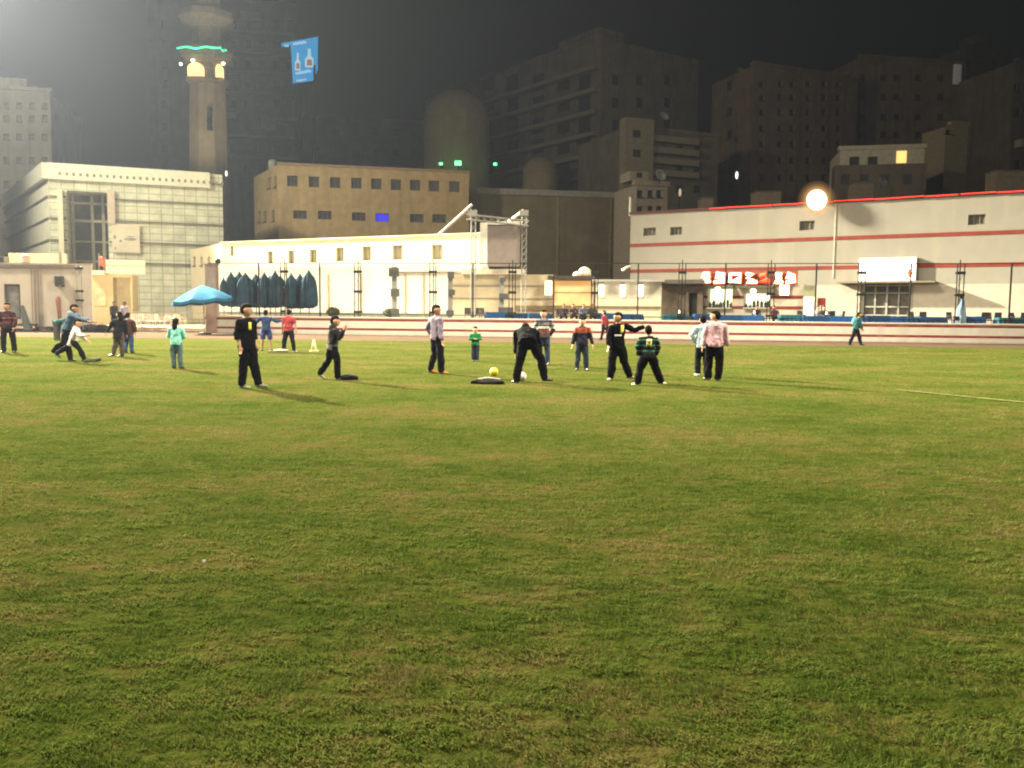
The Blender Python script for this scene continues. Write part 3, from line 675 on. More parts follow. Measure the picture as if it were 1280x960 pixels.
# lower projecting storey, bright white
F2 = fac(271.5, 66.5, 602, 60.6); z2 = F2.hit(440, 333)[1]
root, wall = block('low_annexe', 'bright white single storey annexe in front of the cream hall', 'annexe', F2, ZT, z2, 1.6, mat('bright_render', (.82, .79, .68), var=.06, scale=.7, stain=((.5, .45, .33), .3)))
bm = NB(); u = F2.hit(492, 340)[0]; F2.box(bm, u, F2.w, z2 - .52, z2 - .40, .003, .22); obj('pipe_run', bm, M_frame, root)
for x in (411, 452, 507, 530): 
    bm = NB(); u = F2.hit(x, 360)[0]; F2.box(bm, u - .05, u + .05, ZT, z2 - .56, .003, .12); obj('downpipe', bm, mat('cream_pipe', (.38, .34, .24)), root)
bm = NB(); F2.box(bm, 0, F2.w, ZT, F2.hit(440, 391)[1], .003, .09); obj('plinth', bm, mat('plinth_grey', (.22, .23, .18)), root)
# low beige annexe to the right
F3 = fac(560, 60.0, 693, 59.2); z3 = F3.hit(620, 343)[1]
root, wall = block('beige_annexe', 'low beige annexe with pale ledge under the big screen', 'annexe', F3, ZT, z3, 1.5, mat('beige_render', (.44, .37, .25), var=.1, scale=1, stain=((.25, .2, .13), .5)))
bm = NB(); F3.box(bm, F3.hit(578, 340)[0], F3.hit(656, 340)[0], z3, z3 + .35, -1.2, .35); obj('ledge', bm, mat('ledge_white', (.62, .56, .46)), root)
for y in (357, 373): 
    bm = NB(); z = F3.hit(620, y)[1]; F3.box(bm, 0, F3.w, z - .035, z + .035, .003, .06); obj('trim', bm, M_frame, root)
bm = NB(); F3.box(bm, F3.hit(645, 380)[0], F3.w, F3.hit(660, 388)[1], F3.hit(660, 382)[1], .003, .12); obj('counter_band', bm, mat('counter_brown', (.16, .11, .06)), root)

# utility posts with boxes
def utility(x, Y, ytop, boxes, label):
    p = at(x, ytop, Y); r = empty('utility_post', (p.x, p.y, ZT), label, 'post', 'grey posts with boxes behind the fence')
    bm = NB(); abox(bm, p.x - .16, p.x + .16, p.y - .1, p.y + .1, ZT, p.z); obj('post', bm, M_grey, r)
    for dx, y0, y1, w in boxes:
        a = at(x, y0, Y).z; b = at(x, y1, Y).z; bm = NB(); abox(bm, p.x + dx - w, p.x + dx + w, p.y - .4, p.y - .103, b, a); obj('junction_box', bm, mat('box_grey', (.065, .065, .058)), r)
utility(493, 57.2, 333, [(0, 335, 346, .33), (.08, 361, 371, .28), (.1, 386, 396, .25)], 'thick grey post with three dark boxes in front of the white annexe')
utility(563, 57.0, 340, [(.05, 340, 348, .22), (.1, 362, 369, .22), (0, 388, 394, .25)], 'grey post with dark boxes left of the big screen tower')
utility(627, 57.0, 345, [(.1, 347, 352, .2), (.15, 367, 374, .3), (.3, 384, 390, .5)], 'grey post with dark boxes below the big screen')

# ------------------------------------------------------------------ screen and truss
SY = 57.6
p0 = at(592, 395, SY); r = empty('screen_truss', (p0.x, p0.y, ZT), 'aluminium truss goal post with sloping braces holding a grey screen', 'screen stand')
M_truss = mat('truss_aluminium', (.24, .235, .21), rough=.45, var=.2, metal=.3)
def truss(bm, a, b, w, n, rr=.035):
    a, b = V(a), V(b); d = (b - a).normalized(); s = d.cross(V((0, 1, 0))); s.normalize(); t = d.cross(s); c = []
    for i, j in ((-1, -1), (1, -1), (1, 1), (-1, 1)):
        o_ = s * (i * w / 2) + t * (j * w / 2); c.append(o_); tube(bm, [a + o_, b + o_], rr, 6)
    for k in range(n):
        for q in range(4):
            p1 = a.lerp(b, k / n) + c[q]; p2 = a.lerp(b, (k + 1) / n) + c[(q + 1) % 4]; tube(bm, [p1, p2], rr * .6, 5)
for x, yt in ((592, 262), (655.5, 270)):
    q = at(x, yt, SY); bm = NB(); truss(bm, (q.x, q.y, ZT), q, .30, 16, .032); obj('tower', bm, M_truss, r)
bm = NB(); truss(bm, at(584, 271, SY - .5), at(661, 279.5, SY - .5), .32, 9, .036); obj('beam', bm, M_truss, r)
for a, b in (((590, 256), (549, 293)), ((654, 263), (636, 277))):
    bm = NB(); tube(bm, [at(*a, SY), at(*b, SY + 1.5)], .09, 7); obj('brace', bm, mat('brace_white', (.46, .42, .36)), r)
for x in (591, 655): 
    q = at(x, 258, SY); bm = NB(); abox(bm, q.x - .3, q.x + .3, q.y - .25, q.y + .25, at(x, 268, SY).z - .1, at(x, 263, SY).z); obj('tower_head', bm, M_truss, r)
SF = fac(609, 57.9, 649, 57.7)
bm = NB(); zt, zb = SF.hit(630, 281)[1], SF.hit(630, 333)[1]; SF.box(bm, 0, SF.w, zb, zt, -.35, 0); sp = obj('screen_panel', bm, mat('unlit_screen', (.19, .16, .14), rough=.5, var=.12), r)
bm = NB(); SF.box(bm, 0, SF.w, zt + .01, zt + .22, -.4, .1); obj('screen_hood', bm, mat('brace_white', (0, 0, 0)), sp)
bm = NB(); u = SF.hit(600, 300)[0]; SF.box(bm, u, -.02, zb, zt + .15, -.5, -.02); obj('side_board', bm, mat('side_board_white', (.68, .64, .56), var=.06), r)

# ------------------------------------------------------------------ kiosks in the middle
KF = fac(692, 58.6, 742, 58.4); kz0, kz1 = ZT, KF.hit(715, 349)[1]
root, _ = block('orange_kiosk', 'small kiosk with warm orange lit panels below a pale tank', 'kiosk', KF, kz0, kz1, 3, mat('kiosk_cream', (.45, .36, .22), var=.1))
a = KF.rect((693, 351, 738, 382)); bm = NB(); KF.box(bm, a[0], a[1], a[2], a[3], .004, .05)
obj('lit_panel', bm, mat('warm_panel', (.5, .32, .16), var=.25, scale=.9, emit=.55, ecol=(1, .50, .15)), root)
a = KF.rect((681.5, 351, 690, 369)); bm = NB(); KF.box(bm, a[0], a[1], a[2], a[3], .3, .5); obj('side_lamp', bm, mat('lamp_cream', (.8, .7, .5), emit=1.3, ecol=(1, .85, .55)), root)
bm = NB(); KF.box(bm, -.4, KF.w + .1, kz1, kz1 + .22, -3, .5); obj('roof', bm, mat('kiosk_roof', (.05, .04, .035)), root)
a = KF.rect((692, 382.5, 742, 387)); bm = NB(); KF.box(bm, a[0], a[1], a[2], a[3], .06, .35); obj('counter', bm, mat('counter_brown', (0, 0, 0)), root)
bm = NB(); z = KF.hit(715, 365.5)[1]; KF.box(bm, 0, KF.w, z - .03, z + .03, .052, .1); obj('rail', bm, M_frame, root)
q = at(730, 347, 59.4)
tk = empty('roof_tank', (q.x, q.y, kz1 + .2), 'pale rounded water tank pair on the kiosk roof', 'tank')
bm = NB(); ell(bm, at(731, 341.5, 59.4), (.47, 0, 0), (0, .45, 0), (0, 0, .42), 18, 12); obj('tank', bm, mat('tank_cream', (.55, .48, .38), var=.12), tk, True)
bm = NB(); ell(bm, at(722, 344.3, 59.0), (.33, 0, 0), (0, .3, 0), (0, 0, .27), 16, 10); obj('small_tank', bm, mat('tank_peach', (.58, .44, .33), var=.12), tk, True)

LF = fac(744, 58.4, 826, 57.6); lz1 = LF.hit(785, 352.5)[1]
root, _ = block('lamp_kiosk', 'long pale kiosk counter with three bright downlights on its wall', 'kiosk', LF, ZT, lz1, 2.6, mat('kiosk_pale', (.52, .48, .38), var=.1))
bm = NB(); LF.box(bm, -.2, LF.w + .2, lz1, lz1 + .14, -2.6, .9); obj('roof', bm, mat('kiosk_grey_roof', (.30, .29, .26)), root)
a = LF.rect((748, 374.5, 826, 382.5)); bm = NB(); LF.box(bm, a[0], a[1], a[2], a[3], .75, .95); obj('counter_front', bm, mat('counter_cream', (.50, .48, .32), var=.1), root)
a = LF.rect((744, 382.5, 826, 387)); bm = NB(); LF.box(bm, a[0], a[1], a[2] + .006, a[3] - .006, .7, 1.0); obj('counter_top', bm, mat('counter_brown', (0, 0, 0)), root)
a = LF.rect((744, 387, 826, 398)); bm = NB(); LF.box(bm, a[0], a[1], ZT, a[3], .74, .93); obj('counter_base', bm, mat('counter_cream', (0, 0, 0)), root)
KLAMPS = []
for x in (752, 778.5, 801):
    u = LF.hit(x, 356)[0]; bm = NB(); z = LF.hit(x, 355)[1]
    LF.box(bm, u - .13, u + .13, z - .02, z + .06, .10, .42); lp = obj('downlight', bm, M_grey, root)
    bm = NB(); LF.box(bm, u - .15, u + .15, LF.hit(x, 371)[1], z - .05, .03, .12); obj('light_tube', bm, mat('downlight_glow', (1, .95, .8), emit=2.6, ecol=(1, .93, .72)), lp)
    KLAMPS.append(LF.pt(u, z - .3, .45))

# dark recess building between kiosks and the restaurant
RF = fac(826, 60.5, 878, 59.5); root, _ = block('dark_storeroom', 'dark brown storeroom with a narrow doorway between the two kiosks', 'building', RF, ZT, RF.hit(850, 355)[1], 2, mat('storeroom_brown', (.13, .10, .075), var=.2), [RF.rect((861, 366, 871, 396))], .5)
plain_win(RF, RF.rect((861, 366, 871, 396)), .45, root, M_voidw, 'door')
bm = NB(); RF.box(bm, -.6, RF.w + .1, RF.hit(850, 355)[1], RF.hit(850, 350)[1], -2, .8); obj('roof', bm, mat('storeroom_roof', (.10, .085, .07)), root)

# ------------------------------------------------------------------ big white hall with red stripes (right)
BF = fac(786, 71.6, 1345, 55.3); bz = BF.hit(1100, 250.5)[1]
holes = [BF.rect(r) for r in ((804.5, 285, 819.5, 294.5), (838, 284, 852.5, 293.5), (999.5, 276.5, 1018, 287.5), (1210.5, 268.5, 1231.5, 280.5))]
door = BF.rect((1079, 355, 1138, 401)); door = (door[0], door[1], ZT + .001, door[3])
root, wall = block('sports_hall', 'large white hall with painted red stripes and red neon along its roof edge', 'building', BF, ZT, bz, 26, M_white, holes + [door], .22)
for h in holes: win(BF, h, .22, root, M_frame, mat('grey_louvre', (.10, .095, .08), var=.2), 2, .06)
def band(y0, x=1100): return BF.hit(x, y0)[1]
for yc in (295.8, 333.3):
    bm = NB(); z = band(yc); BF.box(bm, 0, BF.w, z - .13, z + .13, .003, .03); obj('painted_stripe', bm, M_red, root)
bm = NB(); BF.box(bm, -.1, BF.w, bz, bz + .16, -.4, .12); obj('roof_trim', bm, mat('roof_trim_red', (.07, .018, .014)), root)
un = BF.hit(888, 262)[0]; bm = NB(); pts = []; u = un
M_neon = mat('red_neon', (1, .05, .03), emit=1.6, ecol=(1, .035, .025))
while u < BF.w:
    L_ = random.uniform(1.8, 3.2); tube(bm, [BF.pt(u, bz + .09 + random.uniform(-.03, .03), .19), BF.pt(min(u + L_, BF.w), bz + .09 + random.uniform(-.03, .03), .19)], .03, 6); u += L_ + random.uniform(.0, .25)
obj('neon_strip', bm, M_neon, root)
bm = NB(); zd = band(356); BF.box(bm, BF.hit(1003, 360)[0], door[0] - .12, ZT, zd, .003, .045); obj('dado', bm, mat('dado_grey', (.42, .38, .31), var=.1), root)
bm = NB(); BF.box(bm, door[1] + .12, BF.w, ZT, zd, .003, .045); obj('dado', bm, mat('dado_grey', (0, 0, 0)), root)
for x in (1043,):
    bm = NB(); u = BF.hit(x, 300)[0]; BF.box(bm, u - .04, u + .04, ZT + 3.6, bz, .032, .045); obj('downpipe', bm, mat('pipe_beige', (.48, .43, .35)), root)
bm = NB(); BF.box(bm, BF.hit(1050, 352)[0], BF.hit(1171, 352)[0], band(354.2), band(352.3), .003, 1.2); obj('canopy', bm, mat('canopy_grey', (.20, .17, .13)), root)
# double door
u0, u1, z0, z1 = door
dr = None
bm = NB(); fw = .12
for c in (u0 + fw / 2, (u0 + u1) / 2, u1 - fw / 2): BF.box(bm, c - fw / 2, c + fw / 2, z0, z1, -.20, -.05)
for a, b in ((u0 + fw, (u0 + u1) / 2 - fw / 2), ((u0 + u1) / 2 + fw / 2, u1 - fw)):
    for z in (z0 + .9, z0 + 1.5, z1 - .65, z1 - .12): BF.box(bm, a, b, z - .05, z + .05, -.18, -.07)
    m_ = (a + b) / 2; BF.box(bm, m_ - .04, m_ + .04, z0, z1, -.17, -.06)
dr = obj('door', bm, mat('door_aluminium', (.36, .34, .29), metal=.2), root)
bm = NB(); BF.box(bm, u0 + .01, u1 - .01, z0, z1 - .01, -.35, -.21); obj('pane', bm, mat('door_pane', (.10, .095, .08), rough=.2, var=.3), dr)
# lit blank sign over the door
a = BF.rect((1075.5, 323, 1145.5, 351.3)); sg = empty('lit_sign', BF.pt((a[0] + a[1]) / 2, a[2], .1), 'large blank white lit sign above the glass double door', 'sign')
bm = NB(); BF.box(bm, a[0], a[1], a[2], a[3], .05, .34); obj('sign_box', bm, mat('sign_case', (.5, .48, .42)), sg)
bm = NB(); BF.box(bm, a[0] + .04, a[1] - .04, a[2] + .04, a[3] - .04, .341, .36); obj('sign_face', bm, mat('sign_glow', (1, .97, .88), var=.06, emit=1.5, ecol=(1, .96, .86)), sg)
bm = NB(); c = BF.hit(1137.5, 341.5); BF.box(bm, c[0] - .32, c[0] + .32, c[1] - .06, c[1] + .06, .363, .375); BF.box(bm, c[0] - .09, c[0] + .09, c[1] - .28, c[1] + .26, .377, .385)
obj('red_mark', bm, mat('red_mark', (.75, .12, .05), emit=.5, ecol=(.8, .1, .04)), sg)

# restaurant counter in front of the hall
RK = fac(875, 60.2, 1004, 57.2); rz = RK.hit(930, 356)[1]
wh = [RK.rect((885, 361, 915, 385.5)), RK.rect((930, 367, 963, 385.5))]
root, _ = block('food_counter', 'striped food counter with two brightly lit serving hatches', 'food stall', RK, ZT, rz, 3.5, mat('stall_white', (.50, .46, .37), var=.1), wh, .9)
for y in (371.5, 384.5):
    z = RK.hit(940, y)[1]
    cuts = [0, wh[0][0], wh[0][1], wh[1][0], wh[1][1], RK.w]
    for a, b in ((0, 1), (2, 3), (4, 5)):
        bm = NB(); RK.box(bm, cuts[a], cuts[b], z - .10, z + .10, .003, .03); obj('painted_stripe', bm, M_red, root)
HG = [mat('hatch_glow', (1, .97, .7), var=.25, scale=1.4, emit=1.5, ecol=(.93, 1, .66)), mat('hatch_glow_white', (1, .97, .8), var=.25, scale=1.4, emit=1.8, ecol=(1, .98, .74))]
for k, h in enumerate(wh):
    bm = NB(); RK.box(bm, h[0] - .05, h[1] + .05, h[2] - .05, h[3] + .05, -1.0, -.91); hp = obj('hatch', bm, HG[k], root)
    bm = NB(); RK.box(bm, h[0], h[1], h[2] - .05, h[2] + .06, -.5, .35); obj('shelf', bm, mat('shelf_grey', (.3, .28, .22)), hp)
    bm = NB(); n = 7
    for q in range(n):
        u = h[0] + (h[1] - h[0]) * (q + .5) / n; hh = random.uniform(.12, .5); s = random.uniform(.06, .12)
        RK.box(bm, u - s, u + s, h[2] + .062, h[2] + .062 + hh, -.4, -.2); RK.box(bm, u - s * .4, u + s * .4, h[2] + .062 + hh, h[2] + .17 + hh, -.34, -.26)
    obj('goods', bm, mat('goods_dark', (.06, .055, .035), var=.4, scale=6), hp)
for a, b in ((880, 919), (924, 968)):
    r4 = RK.rect((a, 357.5, b, 360.5)); bm = NB(); RK.box(bm, r4[0], r4[1], r4[2], r4[3], .01, .9); obj('awning', bm, mat('awning_dark', (.07, .06, .04)), root)
for x, y in ((901, 359.5), (945, 362)):
    c = RK.hit(x, y); bm = NB(); ell(bm, RK.pt(c[0], c[1] - .12, .95), (.2, 0, 0), (0, .15, 0), (0, 0, .14)); obj('lamp', bm, mat('counter_lamp', (1, .95, .7), emit=5, ecol=(1, .95, .62)), root, True)
# red glowing letters on the fascia
LS = empty('letter_sign', RK.pt(RK.w / 2, rz), 'row of glowing white letters edged in red above the food counter', 'sign')
bmz = RK.rect((877, 339.5, 996, 356)); bm = NB(); RK.box(bm, bmz[0] + .5, bmz[1], bmz[2] + .02, bmz[3], -.3, .0); obj('sign_board', bm, mat('sign_board_brown', (.16, .06, .035), var=.25), LS)
M_lw = mat('letter_face', (1, .9, .7), emit=2.6, ecol=(1, .74, .42)); M_lr = mat('letter_edge', (.6, .07, .03), emit=.40, ecol=(1, .11, .04))
GLY = [(884, [(-4, 1), (-2, 6), (3, 6), (3, 1), (0, -1), (-5, -5), (5, -4)]), (900, [(-6, -5), (6, -5), (6, 5), (-3, 6), (-4, 1), (5, 0)]), (920, [(-6, -5), (-6, 5), (6, 5), (6, -5), (-6, -5), (6, 0)]),
       (938, [(-4, 5), (4, 5), (-3, 0), (5, -2), (-3, -5), (9, -5)]), (957, [(-6, 2), (0, 4), (3, -1), (-6, -4), (5, -4)]), (974, [(-3, 5), (3, 5), (3, 0), (-2, 0), (0, -3), (-5, -5), (5, -5)]), (988, [(-4, -5), (6, -4), (5, 3), (-2, 6), (-4, 1), (4, 0)])]
for gx, pl in GLY:
    c = RK.hit(gx, 348)[0]; sc_ = 1 / 18.3
    pts = [RK.pt(c + px * sc_, RK.hit(gx, 348)[1] + py * sc_, .30) for px, py in pl]
    bm = NB(); tube(bm, [q - V((RK.n.x, RK.n.y, 0)) * .14 for q in pts], .20, 8); lt = obj('letter', bm, M_lr, LS)
    bm = NB(); tube(bm, pts, ((.115) if gx != 957 else .05), 8); obj('letter_face', bm, M_lw if gx != 957 else mat('letter_face_dim', (.9, .3, .15), emit=1.0, ecol=(1, .28, .1)), lt)
a = RK.rect((974.5, 355.5, 988, 370)); s2 = empty('square_sign', RK.pt(a[0], a[2], .1), 'small square white lit sign below the glowing letters', 'sign')
bm = NB(); RK.box(bm, a[0], a[1], a[2], a[3], .05, .28); obj('sign_box', bm, mat('sign_case_red', (.4, .15, .1)), s2)
bm = NB(); RK.box(bm, a[0] + .06, a[1] - .06, a[2] + .06, a[3] - .06, .282, .31); obj('sign_face', bm, mat('square_glow', (1, .95, .85), emit=2.6, ecol=(1, .92, .78)), s2)
# fridge and red notice
FRF = fac(1003.5, 56.9, 1018, 56.6); z = FRF.hit(1010, 371)[1]; fg = empty('display_fridge', FRF.pt(FRF.w / 2, ZT), 'pale green lit display fridge beside the food counter', 'fridge')
bm = NB(); FRF.box(bm, 0, FRF.w, ZT, z, -.7, 0); obj('cabinet', bm, mat('fridge_white', (.5, .52, .45)), fg)
bm = NB(); FRF.box(bm, .05, FRF.w - .05, ZT + .15, z - .1, .003, .03); obj('fridge_door', bm, mat('fridge_glow', (.7, .8, .6), var=.2, scale=3, emit=.33, ecol=(.75, .9, .62)), fg)
bm = NB(); FRF.box(bm, .02, FRF.w - .02, z, z + .75, -.6, -.05); obj('header', bm, mat('fridge_header', (.22, .22, .13)), fg)
NF = fac(1022, 57.2, 1032, 57.0); nt_ = empty('red_notice', NF.pt(0, ZT), 'small dark red sign board on the terrace', 'sign')
bm = NB(); r4 = NF.rect((1022, 372.5, 1032, 382)); NF.box(bm, r4[0], r4[1], r4[2], r4[3], 0, .06); obj('board', bm, mat('notice_red', (.24, .035, .03)), nt_)
bm = NB(); NF.box(bm, NF.w / 2 - .04, NF.w / 2 + .04, ZT, r4[2], .0, .06); obj('post', bm, M_steel, nt_)

# round floodlight above the hall
u_ = BF.hit(1021, 250)[0]; Yq = BF.pt(u_, 9).y - .75; q = at(1021, 250, Yq); lr = empty('flood_lamp', (q.x, q.y, q.z), 'round glaring amber white lamp at the roof edge of the white hall', 'lamp')
bm = NB(); ell(bm, q, (.74, 0, 0), (0, .26, 0), (0, 0, .74), 32, 20); obj('lamp_glass', bm, mat('lamp_glare', (1, .9, .7), emit=5, ecol=(1, .82, .52)), lr, True)
def halo_mat(name, f, col):
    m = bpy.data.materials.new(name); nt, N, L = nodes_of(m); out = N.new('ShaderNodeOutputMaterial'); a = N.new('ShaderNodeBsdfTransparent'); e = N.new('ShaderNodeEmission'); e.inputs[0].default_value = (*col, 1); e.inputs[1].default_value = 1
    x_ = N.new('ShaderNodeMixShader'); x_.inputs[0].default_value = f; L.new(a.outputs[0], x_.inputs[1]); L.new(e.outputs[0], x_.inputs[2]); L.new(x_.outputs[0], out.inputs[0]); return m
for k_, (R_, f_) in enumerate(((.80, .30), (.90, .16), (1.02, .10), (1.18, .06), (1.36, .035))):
    bm = NB(); ell(bm, q, (R_, 0, 0), (0, R_ * .42, 0), (0, 0, R_), 32, 20); obj('halo_shell', bm, halo_mat('amber_halo_%d' % k_, f_, (1, .52, .18)), lr, True)  # added see-through glowing shells imitate the lamp's bloom, no real glass
bm = NB(); tube(bm, [V((q.x, q.y + .2, q.z)), BF.pt(u_, q.z + .1, -.1)], .06, 8); obj('bracket', bm, M_steel, lr)
# little wall lamp and roof pipe at the hall's left end
q = at(782, 336.5, 66); wl = empty('street_lamp', q, 'small white street lamp arm beside the left end of the white hall', 'lamp')
bm = NB(); tube(bm, [at(788, 332.5, 66), at(783.5, 334.2, 66), at(778, 338, 66)], [.07, .08, .12], 8); obj('lamp_head', bm, mat('lamp_head_white', (.62, .6, .52)), wl, True)
bm = NB(); tube(bm, [at(787, 333, 66.3), V((at(787, 333, 66.3).x, at(787, 333, 66.3).y, ZT))], .06, 8); obj('pole', bm, M_steel, wl)
q = at(791, 266, 71); rp = empty('roof_pipe', (q.x, q.y, bz), 'short white pipe standing on the left end of the white hall roof', 'pipe')
bm = NB(); tube(bm, [V((q.x, q.y + 1.5, bz)), V((q.x, q.y + 1.5, at(791, 246, 72).z))], .12, 8); obj('stack', bm, mat('pipe_white', (.7, .68, .6)), rp)
bm = NB(); tube(bm, [V((q.x, q.y + 1.5, at(791, 246, 72).z)), V((q.x, q.y + 1.5, at(791, 244.8, 72).z))], .16, 8); obj('cap', bm, M_grey, rp)
#@@LEFT
# ------------------------------------------------------------------ glass clad building, left
GF = fac(66, 79, 281, 84.5); gz = GF.hit(66, 205)[1]
GG = Fac(GF.A, (at(8, 300, 104).x, 104))
atr = GF.rect((83, 238, 137, 345))
M_panel = mat('glass_cladding', (.54, .56, .42), rough=.32, var=.22, scale=.9, spec=.5, grid=dict(c2=(.62, .62, .47), mortar=(.36, .37, .27), w=1.05, h=.62, m=.05))
M_panelw = mat('pale_cladding', (.52, .48, .34), rough=.4, var=.12, scale=.8, grid=dict(c2=(.58, .53, .40), mortar=(.36, .33, .23), w=2.4, h=1.75, m=.05))
root, _ = block('glass_building', 'glass panelled building with a tall dark atrium opening and banded facade', 'building', GF, .30, gz, 20, M_panel, [atr], 3.0, GG, [])
bm = NB(); GG.box(bm, .05, GG.w, .32, gz - 1.6, .003, .05)
uvl = None; obj('side_cladding', bm, mat('side_cladding', (.72, .69, .54), rough=.45, var=.12, scale=.7), root)
for F_, tagx in ((GF, 160), (GG, 40)):
    for y in (226.2, 252.5, 278.5, 304.5, 330):
        z = GF.hit(200, y)[1]; bm = NB()
        spans = [(0, F_.w)] if F_ is GG or y < 240 else [(0, atr[0] - .06), (atr[1] + .06, F_.w)]
        for a, b in spans: F_.box(bm, a, b, z - .07, z + .07, .052, .16)
        obj('band', bm, mat('band_grey', (.16, .15, .11)), root)
bm = NB(); GF.box(bm, -.06, GF.hit(262, 215)[0], GF.hit(66, 227)[1] + .2, gz + .08, .01, .35); fs = obj('fascia', bm, mat('fascia_pale', (.68, .67, .53), rough=.35, var=.1, spec=.5), root)
for k in range(26):
    u = .9 + k * .56; bm = NB(); GF.box(bm, u, u + .22, gz - 1.0, gz - .72, .352, .37); obj('vent', bm, mat('vent_dark', (.22, .21, .16)), fs)
bm = NB(); GG.box(bm, -.06, GG.w, gz - 1.35, gz + .08, .052, .5); obj('fascia', bm, mat('fascia_pale', (0, 0, 0)), root)
# corner column, atrium columns and rails
a = GF.rect((72, 237, 82, 340)); bm = NB(); GF.box(bm, a[0], a[1], .32, a[3], .06, .5); obj('corner_column', bm, mat('column_white', (.72, .66, .48), var=.06), root)
bm = NB(); GF.box(bm, atr[0] - .05, atr[1] + .05, atr[2] - .05, atr[3] + .05, -3.1, -2.99); at_ = obj('atrium_back', bm, mat('atrium_dark', (.085, .08, .065), rough=.3, var=.25, scale=.6), root)
bm = NB()
for x in (88, 113, 127): u = GF.hit(x, 280)[0]; GF.box(bm, u - .13, u + .13, atr[2], atr[3], -2.6, -2.3)
for y, w in ((251, .10), (273.5, .13), (300, .08), (325, .08)): z = GF.hit(110, y)[1]; GF.box(bm, atr[0], atr[1], z - w, z + w, -2.28, -2.2)
obj('atrium_frame', bm, mat('atrium_frame_pale', (.30, .28, .21)), at_)
u = GF.hit(139.5, 270)[0]; bm = NB(); GF.box(bm, u - .32, u + .32, GF.hit(139, 280)[1], GF.hit(139, 238)[1], .17, .35); obj('edge_column', bm, mat('column_pinkish', (.50, .42, .33)), root)
# poster
a = GF.rect((139.5, 279.5, 175.5, 316.5)); pz = empty('wall_poster', GF.pt(a[0], a[2], .3), 'pale square poster with grey smudges hung on the glass facade', 'poster')
bm = NB(); GF.box(bm, a[0], a[1], a[2], a[3], .20, .27); obj('board', bm, mat('poster_pale', (.66, .60, .46), var=.12, scale=.6), pz)
bm = NB()
for x0, y0, x1, y1 in ((142, 294, 145.5, 299), (155, 297, 171, 301.5), (158, 295, 168, 297), (149, 300, 153, 303), (143, 309, 146, 312), (143, 285, 170, 286.2)):
    c = GF.rect((x0, y0, x1, y1)); m_ = ((c[0] + c[1]) / 2, (c[2] + c[3]) / 2); ell(bm, GF.pt(m_[0], m_[1], .272), V((GF.u.x, GF.u.y, 0)) * (c[1] - c[0]) / 2, V((GF.n.x, GF.n.y, 0)) * .008, V((0, 0, 1)) * (c[3] - c[2]) / 2, 12, 6)
obj('print', bm, mat('poster_ink', (.30, .29, .26), var=.3, scale=1.5), pz)
# entrance booth with white fascia
EF = fac(117, 70.5, 166, 71.3); ez = EF.hit(150, 343)[1]
root, _ = block('entrance_booth', 'warm lit entrance booth under a long white sign board', 'booth', EF, .30, ez, 3.2, mat('booth_cream', (.56, .46, .26), var=.15, scale=.8), [EF.rect((141, 347, 164, 392))], 1.6)
a = EF.rect((133.5, 325, 182.5, 343)); bm = NB(); EF.box(bm, a[0], a[1], a[2], a[3], .1, .5); fb = obj('sign_board', bm, mat('board_white', (.74, .68, .50), var=.06), root)
bm = NB(); z = EF.hit(150, 332.5)[1]; EF.box(bm, a[0], a[1], z - .04, z + .04, .502, .52); EF.box(bm, EF.hit(141, 333)[0], EF.hit(146, 333)[0], EF.hit(141, 334.5)[1], EF.hit(141, 331)[1], .522, .53); obj('board_line', bm, mat('board_line', (.45, .40, .28)), fb)
a = EF.rect((141, 347, 164, 392)); bm = NB(); EF.box(bm, a[0] - .05, a[1] + .05, .32, a[3] + .05, -1.7, -1.61); obj('back_panel', bm, mat('booth_glow', (.6, .48, .25), emit=.22, ecol=(1, .74, .33)), root)
bm = NB(); c = EF.rect((118, 360, 133, 382)); EF.box(bm, c[0], c[1], c[2], c[3], .003, .08); obj('window', bm, mat('booth_window', (.52, .46, .28), var=.3, scale=2), root)
bm = NB(); EF.box(bm, -.2, EF.hit(133, 343)[0] - .02, EF.hit(120, 344)[1], EF.hit(120, 338.5)[1], .003, 1.0); obj('awning', bm, mat('awning_white', (.72, .67, .52)), root)
q = at(128, 334, 71); rf = empty('red_flag', (q.x, q.y, ez), 'small red flag on a pole beside the white sign board', 'flag')
bm = NB(); tube(bm, [V((q.x - .28, q.y, ez - .3)), V((q.x - .28, q.y, at(128, 317, 71).z))], .03, 6); obj('pole', bm, M_grey, rf)
bm = NB(); n = 8
g = [[bm.verts.new(V((q.x - .26 + .62 * a / n, q.y + .08 * math.sin(a * 1.3), at(128, 332 - 12 * b, 71).z - .25 * (a / n) ** 2))) for b in range(2)] for a in range(n + 1)]
for a in range(n): bm.faces.new((g[a][0], g[a + 1][0], g[a + 1][1], g[a][1]))
o = obj('cloth', bm, mat('flag_red', (.5, .10, .06)), rf, True); s = o.modifiers.new('t', 'SOLIDIFY'); s.thickness = .02
# low bright wall behind the pink house
LW = fac(13, 70, 85, 70.4); lw = empty('roof_screen_wall', LW.pt(0, .3), 'bright cream screen wall showing above the pinkish house roof', 'wall')
bm = NB(); LW.box(bm, 0, LW.w, .3, LW.hit(40, 316.5)[1], -.3, 0); obj('panel', bm, mat('screen_cream', (.74, .66, .42), var=.05), lw)
bm = NB(); u = LW.hit(75, 320)[0]; LW.box(bm, u - .08, u + .08, .3, LW.hit(40, 316)[1] + .1, .003, .1); obj('pilaster', bm, M_frame, lw)

